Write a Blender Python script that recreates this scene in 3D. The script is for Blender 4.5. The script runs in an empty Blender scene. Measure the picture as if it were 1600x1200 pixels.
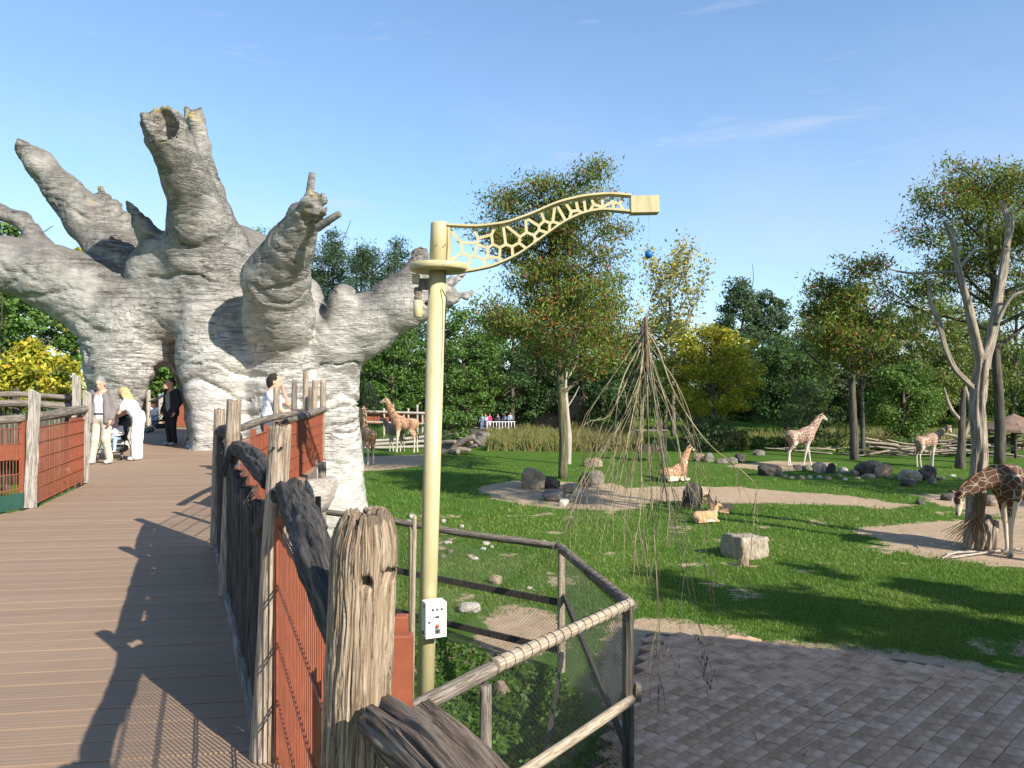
import bpy, math, random
import numpy as np
from mathutils import Vector, Matrix
PI = math.pi
SC = bpy.context.scene
COL = SC.collection

# ------------------------------------------------------------ camera, sky, sun, exposure
CAMZ = 5.5                      # eye height above the paddock; the deck lies 1.6 m below the eye
DECK = CAMZ - 1.6
cam = bpy.data.cameras.new('camera'); cam_ob = bpy.data.objects.new('camera', cam); COL.objects.link(cam_ob)
cam_ob.location = (0, 0, CAMZ); cam_ob.rotation_euler = (PI/2, 0, 0)
cam.sensor_width = 36; cam.lens = 27.0; cam.shift_y = 3/1600; cam.clip_start = .05; cam.clip_end = 3000
SC.camera = cam_ob
SUN = Vector((.70, -.71, math.tan(math.radians(31)))).normalized()
wd = bpy.data.worlds.new('World'); SC.world = wd; wd.use_nodes = True
nt = wd.node_tree; nt.nodes.clear()
def N(nt, typ, **kw):
    n = nt.nodes.new(typ)
    for k, v in kw.items():
        if k.startswith('i_'):
            key = k[2:]; key = int(key) if key.isdigit() else key
            n.inputs[key].default_value = v
        else: setattr(n, k, v)
    return n
def L(nt, a, b): nt.links.new(a, b)
wo = N(nt, 'ShaderNodeOutputWorld'); bg = N(nt, 'ShaderNodeBackground'); bg.inputs[1].default_value = .124
sky = N(nt, 'ShaderNodeTexSky'); sky.sky_type = 'NISHITA'; sky.sun_disc = False
sky.sun_elevation = math.radians(31); sky.sun_rotation = math.radians(135)
sky.altitude = 0; sky.air_density = 1.0; sky.dust_density = .35; sky.ozone_density = 1.6
# thin high cloud: streaks laid out on the sky dome by direction
tc = N(nt, 'ShaderNodeTexCoord'); mp = N(nt, 'ShaderNodeMapping')
mp.inputs['Rotation'].default_value = (0, math.radians(-14), 0); mp.inputs['Scale'].default_value = (1.6, 1.6, 9)
L(nt, tc.outputs['Generated'], mp.inputs[0])
n1 = N(nt, 'ShaderNodeTexNoise', i_Scale=2.1, i_Detail=6.0, i_Roughness=.62, i_Distortion=.5); L(nt, mp.outputs[0], n1.inputs['Vector'])
r1 = N(nt, 'ShaderNodeMapRange', i_1=.57, i_2=.78, i_3=0., i_4=.60); L(nt, n1.outputs['Fac'], r1.inputs[0])
n2 = N(nt, 'ShaderNodeTexNoise', i_Scale=2.6, i_Detail=5.0, i_Roughness=.55)
mp2 = N(nt, 'ShaderNodeMapping'); mp2.inputs['Scale'].default_value = (1, 1, 2.2); mp2.inputs['Location'].default_value = (.35, .1, .2)
L(nt, tc.outputs['Generated'], mp2.inputs[0]); L(nt, mp2.outputs[0], n2.inputs['Vector'])
r2 = N(nt, 'ShaderNodeMapRange', i_1=.42, i_2=.70, i_3=0., i_4=.62); L(nt, n2.outputs['Fac'], r2.inputs[0])
sp = N(nt, 'ShaderNodeSeparateXYZ'); L(nt, tc.outputs['Generated'], sp.inputs[0])
lo = N(nt, 'ShaderNodeMapRange', i_1=.42, i_2=.05, i_3=0., i_4=1.); L(nt, sp.outputs[2], lo.inputs[0])
ml = N(nt, 'ShaderNodeMath', operation='MULTIPLY'); L(nt, r2.outputs[0], ml.inputs[0]); L(nt, lo.outputs[0], ml.inputs[1])
mx = N(nt, 'ShaderNodeMath', operation='MAXIMUM'); L(nt, ml.outputs[0], mx.inputs[0]); L(nt, r1.outputs[0], mx.inputs[1])
cm = N(nt, 'ShaderNodeMixRGB'); cm.inputs[2].default_value = (3.5, 3.8, 4.4, 1)
L(nt, mx.outputs[0], cm.inputs[0]); tn = N(nt, 'ShaderNodeMixRGB', blend_type='MULTIPLY', i_0=1.); tn.inputs[2].default_value = (.98, 1.17, 1.36, 1); gm = N(nt, 'ShaderNodeGamma', i_1=.84); L(nt, sky.outputs[0], gm.inputs[0]); L(nt, gm.outputs[0], tn.inputs[1]); L(nt, tn.outputs[0], cm.inputs[1]); L(nt, cm.outputs[0], bg.inputs[0]); L(nt, bg.outputs[0], wo.inputs[0])
sl = bpy.data.lights.new('sun', 'SUN'); sl.energy = 5.0; sl.angle = math.radians(.5); sl.color = (1, .94, .84)
so = bpy.data.objects.new('sun', sl); COL.objects.link(so); so.rotation_euler = (-SUN).to_track_quat('-Z', 'Y').to_euler(); so.location = (30, -30, 40)
vs = SC.view_settings; vs.view_transform = 'Standard'; vs.look = 'None'; vs.exposure = .80; vs.gamma = 1; vs.use_curve_mapping = False
SC.cycles.max_bounces = 6; SC.cycles.transparent_max_bounces = 6

# ------------------------------------------------------------ helpers
def W(px, py, d): return np.array([(px-800)/1200*d, d, CAMZ+(597-py)/1200*d])   # a point seen at px,py at depth d
def G(px, py, z=0.): d = (CAMZ-z)*1200/(py-597); return np.array([(px-800)/1200*d, d, z])
def F(px, py): return G(px, py, DECK)
def hsh(i, j, k, s):
    n = (i*374761393 + j*668265263 + k*2147483647 + s*1274126177) & 0xffffffff
    n = ((n ^ (n >> 13))*1103515245) & 0xffffffff
    n = ((n ^ (n >> 16))*2246822519) & 0xffffffff
    return ((n ^ (n >> 15)) & 0xffff)/65535.
def vnoise(P, s=0):                         # value noise in -1..1
    P = np.asarray(P, float); i = np.floor(P).astype(np.int64); f = P-i; u = f*f*(3-2*f)
    r = 0
    for a in (0, 1):
        for b in (0, 1):
            for c in (0, 1):
                w = (u[:, 0] if a else 1-u[:, 0])*(u[:, 1] if b else 1-u[:, 1])*(u[:, 2] if c else 1-u[:, 2])
                r = r + w*hsh(i[:, 0]+a, i[:, 1]+b, i[:, 2]+c, s)
    return r*2-1
def fbm(P, s=0, o=4, g=.5):
    r = 0; a = 1
    for k in range(o): r = r + a*vnoise(P*2.03**k, s+k*17); a *= g
    return r
def npmesh(name, V, Fq, mat=None, smooth=True, attrs=None):
    me = bpy.data.meshes.new(name); V = np.ascontiguousarray(V, np.float32); Fq = np.ascontiguousarray(Fq, np.int32); k = Fq.shape[1]
    me.vertices.add(len(V)); me.vertices.foreach_set('co', V.ravel())
    me.loops.add(Fq.size); me.loops.foreach_set('vertex_index', Fq.ravel())
    me.polygons.add(len(Fq)); me.polygons.foreach_set('loop_start', np.arange(0, Fq.size, k, dtype=np.int32))
    me.polygons.foreach_set('use_smooth', np.full(len(Fq), smooth, bool))
    me.update(calc_edges=True)
    for an, (ty, ar) in (attrs or {}).items():
        at = me.attributes.new(an, ty, 'POINT')
        key = {'FLOAT': 'value', 'FLOAT_VECTOR': 'vector', 'FLOAT_COLOR': 'color'}[ty]
        at.data.foreach_set(key, np.ascontiguousarray(ar, np.float32).ravel())
    if mat: me.materials.append(mat)
    return me
def ob(name, me, parent=None, loc=None, rotz=None):
    o = bpy.data.objects.new(name, me); COL.objects.link(o)
    if parent is not None: o.parent = parent
    if loc is not None: o.location = loc
    if rotz is not None: o.rotation_euler[2] = rotz
    return o
def tag(o, label=None, cat=None, group=None, kind=None):
    if label: o['label'] = label
    if cat: o['category'] = cat
    if group: o['group'] = group
    if kind: o['kind'] = kind
    return o
def thing(name, label, cat, loc=(0, 0, 0), rotz=0, group=None):
    o = ob(name, None, None, loc, rotz); o.empty_display_size = .2
    return tag(o, label, cat, group)
def dup(root, loc, rotz, scale=1, label=None):
    r = root.copy(); COL.objects.link(r); r.location = loc; r.rotation_euler = (0, 0, rotz); r.scale = (scale,)*3 if not hasattr(scale, '__len__') else scale
    if label: r['label'] = label
    for ch in list(root.children):
        c = ch.copy(); COL.objects.link(c); c.parent = r
        for g in list(ch.children):
            d = g.copy(); COL.objects.link(d); d.parent = c
    return r
def unit(v): v = np.asarray(v, float); return v/max(np.linalg.norm(v), 1e-9)
def frame(d):
    d = unit(d); a = np.array([0, 0, 1.]) if abs(d[2]) < .9 else np.array([1., 0, 0])
    u = unit(np.cross(a, d)); return u, np.cross(d, u)
class MB:
    """collects shapes for ONE mesh"""
    def __init__(s): s.v = []; s.f = []; s.g = []; s.n = 0; s.mi = []; s.cur = 0
    def add(s, V, Fs, g=None):
        V = np.asarray(V, float); s.v.append(V); s.g.append(np.zeros((len(V), 3)) + (V if g is None else g))
        s.f += [tuple(int(i)+s.n for i in f) for f in Fs]; s.mi += [s.cur]*len(Fs); s.n += len(V); return s
    def box(s, c, size, X=(1, 0, 0), Y=(0, 1, 0), bev=0.):
        X = unit(X); Y = unit(np.asarray(Y)-np.dot(Y, X)*X); Z = np.cross(X, Y); h = np.asarray(size)/2.; c = np.asarray(c, float)
        if bev <= 0:
            co = [(-1, -1, -1), (1, -1, -1), (1, 1, -1), (-1, 1, -1), (-1, -1, 1), (1, -1, 1), (1, 1, 1), (-1, 1, 1)]
            V = [c+X*h[0]*a+Y*h[1]*b+Z*h[2]*d for a, b, d in co]
            return s.add(V, [(0, 3, 2, 1), (4, 5, 6, 7), (0, 1, 5, 4), (1, 2, 6, 5), (2, 3, 7, 6), (3, 0, 4, 7)])
        V = []; hb = h-bev
        for zz, e in ((-h[2], 0), (-hb[2], 1), (hb[2], 1), (h[2], 0)):
            a, b = (h[0], h[1]) if e else (hb[0], hb[1])
            for sx, sy in ((-1, -1), (1, -1), (1, 1), (-1, 1)): V.append(c+X*a*sx+Y*b*sy+Z*zz)
        Fs = [(3, 2, 1, 0), (12, 13, 14, 15)]
        for r in range(3):
            for j in range(4): a = r*4+j; b = r*4+(j+1) % 4; Fs.append((a, b, b+4, a+4))
        return s.add(V, Fs)
    def tube(s, pts, rad, n=8, cap=True):
        P = [np.asarray(p, float) for p in pts]; rad = [rad]*len(P) if np.isscalar(rad) else rad; V = []; Fs = []
        up = None
        for i, p in enumerate(P):
            d = P[min(i+1, len(P)-1)]-P[max(i-1, 0)]
            if up is None: u, w = frame(d)
            else: dd = unit(d); u = unit(up-np.dot(up, dd)*dd); w = np.cross(dd, u)
            up = u
            for j in range(n): a = 2*PI*j/n; V.append(p+(u*math.cos(a)+w*math.sin(a))*rad[i])
        for i in range(len(P)-1):
            for j in range(n): a = i*n+j; b = i*n+(j+1) % n; Fs.append((a, b, b+n, a+n))
        if cap and n > 2: Fs.append(tuple(range(n))[::-1]); Fs.append(tuple(range((len(P)-1)*n, len(P)*n)))
        return s.add(V, Fs)
    def lathe(s, c, prof, n=24, axis=(0, 0, 1)):
        pts = [np.asarray(c)+np.asarray(axis, float)*z for r, z in prof]; u, w = frame(axis); V = []; Fs = []
        for (r, z), p in zip(prof, pts):
            for j in range(n): a = 2*PI*j/n; V.append(p+(u*math.cos(a)+w*math.sin(a))*max(r, 1e-4))
        for i in range(len(prof)-1):
            for j in range(n): a = i*n+j; b = i*n+(j+1) % n; Fs.append((a, b, b+n, a+n))
        Fs.append(tuple(range(n))[::-1]); Fs.append(tuple(range((len(prof)-1)*n, len(prof)*n)))
        return s.add(V, Fs)
    def log(s, pts, rad, n=14, seg=10, seed=0, amp=.08, crack=.06, cap=True, ragged=0., gf=9., long=.5):
        """round timber: grain grooves along its length, uneven girth, ends closed by a fan"""
        P = np.array(pts, float); R = np.array([rad]*len(P) if np.isscalar(rad) else rad, float)
        t = np.linspace(0, len(P)-1, seg*(len(P)-1)+1); i = np.minimum(t.astype(int), len(P)-2); f = (t-i)[:, None]
        def cr(A):
            a = A[np.maximum(i-1, 0)]; b = A[i]; c = A[i+1]; d = A[np.minimum(i+2, len(A)-1)]
            return .5*((2*b)+(-a+c)*f+(2*a-5*b+4*c-d)*f*f+(-a+3*b-3*c+d)*f**3)
        C = cr(P); RR = cr(R[:, None])[:, 0]; m = len(C)
        T = np.gradient(C, axis=0); T /= np.linalg.norm(T, axis=1)[:, None]+1e-9
        Ls = np.concatenate([[0], np.cumsum(np.linalg.norm(np.diff(C, axis=0), axis=1))])
        u, w = frame(T[0]); V = np.zeros((m, n, 3)); Gr = np.zeros((m, n, 3)); an = 2*PI*np.arange(n)/n
        for k in range(m):
            u = unit(u-np.dot(u, T[k])*T[k]); w = np.cross(T[k], u)
            dirs = np.cos(an)[:, None]*u+np.sin(an)[:, None]*w
            q = np.stack([np.cos(an)*RR[k]*gf+seed*3.1, np.sin(an)*RR[k]*gf+seed*1.7, np.full(n, Ls[k]*long)], 1)
            big = np.stack([np.cos(an)*1.1+seed*5.3, np.sin(an)*1.1, np.full(n, Ls[k]*2.2)], 1)
            cn = vnoise(q*np.array([3., 3., 1]), int(seed)); rr = RR[k]*(1+amp*vnoise(big, int(seed)+5)-crack*np.maximum(0, cn-.1)*2+crack*.5*vnoise(q*np.array([7, 7, 3.]), int(seed)+9))
            V[k] = C[k]+dirs*rr[:, None]
            if ragged and k == m-1: V[k] += T[k]*(ragged*vnoise(q*np.array([6., 6, 0]), int(seed)+3))[:, None]
            Gr[k] = np.stack([np.cos(an)*RR[k]+seed*.37, np.sin(an)*RR[k], np.full(n, Ls[k]+seed*1.3)], 1)
        Fs = []
        for k in range(m-1):
            for j in range(n): a = k*n+j; b = k*n+(j+1) % n; Fs.append((a, b, b+n, a+n))
        VV = list(V.reshape(-1, 3)); GG = list(Gr.reshape(-1, 3))
        if cap:
            for k, fl in ((0, 1), (m-1, 0)):
                ce = len(VV); VV.append(V[k].mean(0)-(T[k]*RR[k]*.03 if not fl else 0)); GG.append(Gr[k].mean(0)+9)
                for j in range(n):
                    a = k*n+j; b = k*n+(j+1) % n; Fs.append((b, a, ce) if fl else (a, b, ce))
        return s.add(VV, Fs, np.array(GG))
    def build(s, name, mat=None, parent=None, smooth=False, loc=None, rotz=None):
        me = bpy.data.meshes.new(name); V = np.concatenate(s.v)
        me.from_pydata(V.tolist(), [], s.f)
        if smooth: me.polygons.foreach_set('use_smooth', [True]*len(me.polygons))
        at = me.attributes.new('grain', 'FLOAT_VECTOR', 'POINT'); at.data.foreach_set('vector', np.concatenate(s.g).astype(np.float32).ravel())
        for m in (mat if isinstance(mat, (list, tuple)) else [mat]):
            if m: me.materials.append(m)
        if isinstance(mat, (list, tuple)): me.polygons.foreach_set('material_index', s.mi)
        me.update(); return ob(name, me, parent, loc, rotz)
class Field:
    """signed-distance field on a grid, meshed by surface nets: one continuous skin"""
    def __init__(s, lo, hi, res):
        s.lo = np.asarray(lo, float); s.res = res; s.n = np.ceil((np.asarray(hi)-s.lo)/res).astype(int)+1
        s.f = np.full(s.n, 9., np.float32)
    def sub(s, lo, hi):
        a = np.clip(np.floor((lo-s.lo)/s.res).astype(int), 0, s.n-1); b = np.clip(np.ceil((hi-s.lo)/s.res).astype(int)+1, 1, s.n)
        if np.any(b <= a): return None, None
        g = [(s.lo[i]+np.arange(a[i], b[i])*s.res).astype(np.float32) for i in range(3)]
        return tuple(slice(a[i], b[i]) for i in range(3)), (g[0][:, None, None], g[1][None, :, None], g[2][None, None, :])
    def dist(s, g, a, b, ra, rb, sc):
        d = [(g[i]-a[i])/sc[i] for i in range(3)]; e = (b-a)/sc; ee = float(e@e)
        t = np.clip((d[0]*e[0]+d[1]*e[1]+d[2]*e[2])/ee, 0, 1) if ee > 1e-12 else 0.
        q = np.sqrt((d[0]-t*e[0])**2+(d[1]-t*e[1])**2+(d[2]-t*e[2])**2)
        return (q-(ra+(rb-ra)*t))*min(sc)
    def cap(s, a, b, ra, rb=None, k=.05, sc=(1, 1, 1), cut=False):
        a = np.asarray(a, float); b = np.asarray(b, float); rb = ra if rb is None else rb; sc = np.asarray(sc, float)
        m = max(ra, rb)*sc+k+3*s.res; sl, g = s.sub(np.minimum(a, b)-m, np.maximum(a, b)+m)
        if sl is None: return s
        d = s.dist(g, a, b, ra, rb, sc); f = s.f[sl]
        if cut: d = -d; f2 = -f; h = np.clip(.5+.5*((-d)-f2)/k, 0, 1); s.f[sl] = -((-d)*(1-h)+f2*h-k*h*(1-h))
        else: h = np.clip(.5+.5*(d-f)/k, 0, 1); s.f[sl] = d*(1-h)+f*h-k*h*(1-h)
        return s
    def chain(s, P, R, k=.05, sc=(1, 1, 1)):
        for i in range(len(P)-1): s.cap(P[i], P[i+1], R[i], R[i+1], k, sc)
        return s
    def mesh(s):
        f = s.f; neg = f < 0; n = s.n
        cs = [(i, j, k) for i in (0, 1) for j in (0, 1) for k in (0, 1)]
        cnt = sum(neg[i:n[0]-1+i, j:n[1]-1+j, k:n[2]-1+k].astype(np.int8) for i, j, k in cs)
        I = np.argwhere((cnt > 0) & (cnt < 8)); idx = np.full(n-1, -1, np.int32); idx[tuple(I.T)] = np.arange(len(I))
        val = {c: f[I[:, 0]+c[0], I[:, 1]+c[1], I[:, 2]+c[2]] for c in cs}
        acc = np.zeros((len(I), 3)); num = np.zeros(len(I))
        for c in cs:
            for ax in range(3):
                if c[ax] == 0:
                    e = list(c); e[ax] = 1; e = tuple(e); m = (val[c] < 0) != (val[e] < 0)
                    t = val[c][m]/(val[c][m]-val[e][m]); p = np.tile(np.array(c, float), (m.sum(), 1)); p[:, ax] += t
                    acc[m] += p; num[m] += 1
        V = s.lo+(I+acc/num[:, None])*s.res; Q = []
        for ax in range(3):
            b, c = (ax+1) % 3, (ax+2) % 3
            s0 = [slice(None)]*3; s1 = [slice(None)]*3; s0[ax] = slice(0, -1); s1[ax] = slice(1, None)
            for o in (b, c): s0[o] = slice(1, -1); s1[o] = slice(1, -1)
            A = neg[tuple(s0)]; B = neg[tuple(s1)]
            for inv, m in ((0, A & ~B), (1, ~A & B)):
                E = np.argwhere(m); E[:, b] += 1; E[:, c] += 1; q = []
                for ob_, oc in ((-1, -1), (0, -1), (0, 0), (-1, 0)):
                    K = E.copy(); K[:, b] += ob_; K[:, c] += oc; q.append(idx[tuple(K.T)])
                q = np.stack(q, 1); Q.append(q[:, ::-1] if inv else q)
        return V, np.concatenate(Q)
def vnormals(V, Q):
    n = np.cross(V[Q[:, 2]]-V[Q[:, 0]], V[Q[:, 3]]-V[Q[:, 1]]); r = np.zeros_like(V)
    for j in range(4): np.add.at(r, Q[:, j], n)
    return r/(np.linalg.norm(r, axis=1)[:, None]+1e-9)

# ------------------------------------------------------------ materials
def new_mat(name):
    m = bpy.data.materials.new(name); m.use_nodes = True; t = m.node_tree
    return m, t, t.nodes['Principled BSDF']
def ramp(t, fac, stops):
    r = N(t, 'ShaderNodeValToRGB'); e = r.color_ramp.elements
    while len(e) < len(stops): e.new(.5)
    for x, (p, c) in zip(e, stops): x.position = p; x.color = (*c, 1)
    L(t, fac, r.inputs[0]); return r.outputs[0]
def coords(t, coord, scale, attr=None):
    mp = N(t, 'ShaderNodeMapping'); mp.inputs['Scale'].default_value = scale
    if attr: a = N(t, 'ShaderNodeAttribute', attribute_name=attr); L(t, a.outputs['Vector'], mp.inputs[0])
    else: c = N(t, 'ShaderNodeTexCoord'); L(t, c.outputs[coord], mp.inputs[0])
    return mp.outputs[0]
def noise(t, vec, scale, detail=5., rough=.6, dist=0.):
    n = N(t, 'ShaderNodeTexNoise', i_Scale=scale, i_Detail=detail, i_Roughness=rough, i_Distortion=dist); L(t, vec, n.inputs['Vector']); return n.outputs['Fac']
def bump(t, p, h, strength, dist):
    b = N(t, 'ShaderNodeBump', i_Strength=strength, i_Distance=dist); L(t, h, b.inputs['Height'])
    if p.inputs['Normal'].links: L(t, p.inputs['Normal'].links[0].from_socket, b.inputs['Normal'])
    L(t, b.outputs[0], p.inputs['Normal'])
def mixc(t, fac, a, b, mode='MIX'):
    m = N(t, 'ShaderNodeMixRGB', blend_type=mode)
    for i, x in ((0, fac), (1, a), (2, b)):
        if hasattr(x, 'links'): L(t, x, m.inputs[i])
        else: m.inputs[i].default_value = x if i == 0 else (*x, 1)
    return m.outputs[0]
def math_(t, op, a, b=0., clamp=False):
    m = N(t, 'ShaderNodeMath', operation=op, use_clamp=clamp)
    for i, x in ((0, a), (1, b)):
        if hasattr(x, 'links'): L(t, x, m.inputs[i])
        else: m.inputs[i].default_value = x
    return m.outputs[0]
def simple(name, stops, scale=4., rough=.85, stretch=(1, 1, 1), bmp=.3, bd=.01, coord='Object', attr=None, detail=6., metal=0., spec=.3, bscale=None):
    m, t, p = new_mat(name); v = coords(t, coord, stretch, attr); f = noise(t, v, scale, detail)
    L(t, ramp(t, f, stops), p.inputs['Base Color']); p.inputs['Roughness'].default_value = rough; p.inputs['Metallic'].default_value = metal
    p.inputs['Specular IOR Level'].default_value = spec
    if bmp: bump(t, p, noise(t, v, bscale or scale*3, 6.), bmp, bd)
    return m
def wood(name, dark, mid, light, rough=.9, fine=38., knots=0.):
    m, t, p = new_mat(name); v = coords(t, '', (1, 1, .07), 'grain')
    f = noise(t, v, fine, 8., .65, .6); big = noise(t, coords(t, '', (1, 1, .35), 'grain'), 7., 4.)
    c = ramp(t, f, [(.28, dark), (.46, mid), (.62, light), (.8, mid)])
    c2 = mixc(t, math_(t, 'MULTIPLY', big, .75), c, dark, 'MIX'); c3 = mixc(t, .55, c, c2)
    lnz = noise(t, coords(t, '', (1, 1, .045), 'grain'), fine*.42, 3., .5, .3); ln1 = math_(t, 'SUBTRACT', 1., math_(t, 'MULTIPLY', math_(t, 'ABSOLUTE', math_(t, 'SUBTRACT', lnz, .5)), 22.), True)
    c3 = mixc(t, math_(t, 'MULTIPLY', ln1, .42), c3, tuple(x*.5 for x in dark)); bump(t, p, math_(t, 'SUBTRACT', 1., ln1), .7, .01)
    L(t, c3, p.inputs['Base Color']); p.inputs['Roughness'].default_value = rough; p.inputs['Specular IOR Level'].default_value = .2
    bump(t, p, f, .7, .012); return m
def flat(name, c, rough=.6, metal=0., spec=.4, var=.12, scale=14.):
    c2 = tuple(x*(1-var) for x in c); c3 = tuple(min(1, x*(1+var)) for x in c)
    return simple(name, [(.3, c2), (.7, c3)], scale, rough, bmp=.06, bd=.004, metal=metal, spec=spec)
MAT = {}
MAT['post'] = wood('weathered_post', (.16, .10, .06), (.36, .28, .20), (.55, .46, .36), fine=95.)
MAT['pale_post'] = wood('bleached_post', (.22, .18, .14), (.42, .37, .31), (.58, .53, .46), fine=70.)
MAT['grey_wood'] = wood('grey_timber', (.07, .055, .045), (.20, .165, .13), (.36, .31, .26), fine=60.)
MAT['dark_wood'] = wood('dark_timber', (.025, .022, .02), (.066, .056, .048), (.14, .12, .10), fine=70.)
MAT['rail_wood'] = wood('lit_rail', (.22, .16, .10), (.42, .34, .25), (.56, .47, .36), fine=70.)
MAT['dead_wood'] = wood('dead_tree_wood', (.075, .058, .042), (.27, .22, .165), (.55, .46, .355), fine=26.)
MAT['bark'] = wood('bark', (.03, .026, .02), (.085, .072, .056), (.17, .15, .12), fine=11.)
MAT['moss_bark'] = wood('mossy_bark', (.04, .036, .024), (.12, .11, .06), (.24, .22, .11), fine=11.)
MAT['willow'] = wood('willow_branch', (.10, .078, .04), (.25, .205, .115), (.44, .385, .25), fine=30.)
MAT['rust'] = flat('rust_red_paint', (.27, .078, .038), .6, var=.2)
MAT['cream'] = simple('cream_paint', [(.25, (.36, .295, .15)), (.42, (.47, .395, .21)), (.7, (.53, .45, .255))], 3.2, .45, (2.2, 2.2, .5), bmp=.06, spec=.45, detail=9.)
MAT['white'] = flat('white_enamel', (.80, .80, .78), .35, spec=.5, var=.04)
MAT['black'] = flat('black_plastic', (.018, .018, .02), .45, var=.3)
MAT['steel'] = flat('galvanised_wire', (.30, .30, .29), .45, .7, var=.2); MAT['wire'] = flat('weathered_wire', (.10, .10, .095), .6, .3, var=.3)
MAT['green_strip'] = flat('dark_green_panel', (.022, .075, .055), .6)
def leaf_mat():
    m, t, p = new_mat('foliage'); t.nodes.remove(p); out = t.nodes['Material Output']
    a = N(t, 'ShaderNodeAttribute', attribute_name='tint')
    d = N(t, 'ShaderNodeBsdfDiffuse'); tr = N(t, 'ShaderNodeBsdfTranslucent'); mx = N(t, 'ShaderNodeMixShader', i_0=.32)
    L(t, a.outputs['Color'], d.inputs[0]); L(t, mixc(t, .5, a.outputs['Color'], (.25, .32, .03)), tr.inputs[0])
    g = N(t, 'ShaderNodeBsdfGlossy', i_Roughness=.6); m2 = N(t, 'ShaderNodeMixShader', i_0=.02)
    L(t, d.outputs[0], mx.inputs[1]); L(t, tr.outputs[0], mx.inputs[2]); L(t, mx.outputs[0], m2.inputs[1]); L(t, g.outputs[0], m2.inputs[2]); L(t, m2.outputs[0], out.inputs[0])
    return m
MAT['leaf'] = leaf_mat()
# ------------------------------------------------------------ ground: paddock lawn with bare earth, paving, deck
def poly_sd(px, py, poly):                  # signed distance to a polygon, negative inside
    d = np.full(px.shape, 1e9); ins = np.zeros(px.shape, bool); n = len(poly)
    for i in range(n):
        a = poly[i]; b = poly[(i+1) % n]; e = b-a; w0 = px-a[0]; w1 = py-a[1]
        t = np.clip((w0*e[0]+w1*e[1])/(e@e), 0, 1); d = np.minimum(d, np.hypot(w0-t*e[0], w1-t*e[1]))
        c = ((a[1] <= py) & (b[1] > py)) | ((b[1] <= py) & (a[1] > py))
        xx = a[0]+(py-a[1])/(e[1] if abs(e[1]) > 1e-9 else 1e-9)*e[0]; ins ^= c & (px < xx)
    return np.where(ins, -d, d)
def GP(*pts): return [G(x, y)[:2] for x, y in pts]
DIRT = [GP((748, 752), (800, 747), (880, 745), (960, 752), (1010, 762), (1012, 788), (960, 792), (880, 788), (800, 778), (755, 766)),
        GP((980, 756), (1080, 752), (1200, 757), (1330, 768), (1420, 782), (1400, 788), (1290, 782), (1150, 778), (1000, 776)),
        GP((1130, 722), (1210, 714), (1310, 718), (1280, 727), (1190, 730)),
        GP((1335, 822), (1400, 812), (1480, 806), (1600, 800), (1800, 800), (1800, 895), (1600, 882), (1480, 868), (1390, 850)),
        GP((1420, 766), (1500, 764), (1640, 772), (1640, 800), (1540, 796), (1470, 784)),
        GP((555, 708), (665, 704), (668, 722), (560, 730)),
        GP((940, 972), (1040, 962), (1120, 974), (1190, 993), (1290, 1001), (1440, 1017), (1620, 1050), (1620, 1100), (940, 1100)),
        GP((750, 962), (800, 945), (880, 950), (900, 1000), (820, 1030), (770, 1005)),
        GP((1570, 1000), (1640, 990), (1660, 1020), (1590, 1018))]
def axis(a, b, step, far):
    mid = list(np.arange(a, b+1e-6, step)); out = [far*.02, far*.06, far*.15, far*.4, far]
    return np.array([a-x for x in out[::-1]]+mid+[b+x for x in out])
gx = axis(-16, 44, .3, 900); gy = axis(8, 78, .3, 900)
X, Y = np.meshgrid(gx, gy, indexing='ij'); PX = X.ravel(); PY = Y.ravel()
def dirt_at(px, py):
    sd = np.full(px.shape, 1e9)
    for q in DIRT: sd = np.minimum(sd, poly_sd(px, py, q))
    return sd
nn = fbm(np.stack([PX*.9, PY*.9, PX*0], 1), 3, 3)
sd = dirt_at(PX, PY); DV = np.clip(.5-(sd+nn*.35)/.9, 0, 1); DV = np.maximum(DV, np.clip((fbm(np.stack([PX*.8, PY*.8, PX*0], 1), 33, 3)-.42)*1.3, 0, .5)*(PY < 34))
def hgt(px, py):
    far = np.clip((py-70)/60, 0, 1); return .06*vnoise(np.stack([px*.35, py*.35, px*0], 1), 8)*np.clip((py-18)/10, 0, 1)+far*far*2.4
V = np.stack([PX, PY, hgt(PX, PY)-.035*DV*np.clip((PY-18)/5, 0, 1)], 1)
nx, ny = len(gx), len(gy); ii, jj = np.meshgrid(np.arange(nx-1), np.arange(ny-1), indexing='ij'); a = (ii*ny+jj).ravel()
m, t, p = new_mat('lawn'); v = coords(t, 'Object', (1, 1, 1))
at = N(t, 'ShaderNodeAttribute', attribute_name='dirt')
g1 = ramp(t, noise(t, v, 1.3, 8., .7), [(.30, (.070, .132, .018)), (.5, (.110, .205, .028)), (.68, (.170, .262, .046))])
g2 = mixc(t, math_(t, 'MULTIPLY', math_(t, 'SUBTRACT', noise(t, v, .35, 6., .7), .36), 2.6, True), g1, (.165, .245, .05))
fine = noise(t, coords(t, 'Object', (1, .6, 1)), 26., 4., .7); g3 = mixc(t, .6, g2, ramp(t, fine, [(.3, (.03, .065, .01)), (.7, (.17, .26, .05))]), 'OVERLAY')
e1 = ramp(t, noise(t, v, 2.4, 9., .7), [(.3, (.30, .20, .115)), (.5, (.44, .31, .19)), (.7, (.54, .40, .26))])
e2 = mixc(t, .35, e1, ramp(t, noise(t, v, 30., 3.), [(.35, (.16, .11, .075)), (.6, (.5, .4, .29))]), 'MIX')
fr = math_(t, 'ADD', at.outputs['Fac'], math_(t, 'MULTIPLY', math_(t, 'SUBTRACT', noise(t, v, 2.2, 9., .78), .5), 2.1))
fac = math_(t, 'MULTIPLY', math_(t, 'SUBTRACT', fr, .42), 7., True)
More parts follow.
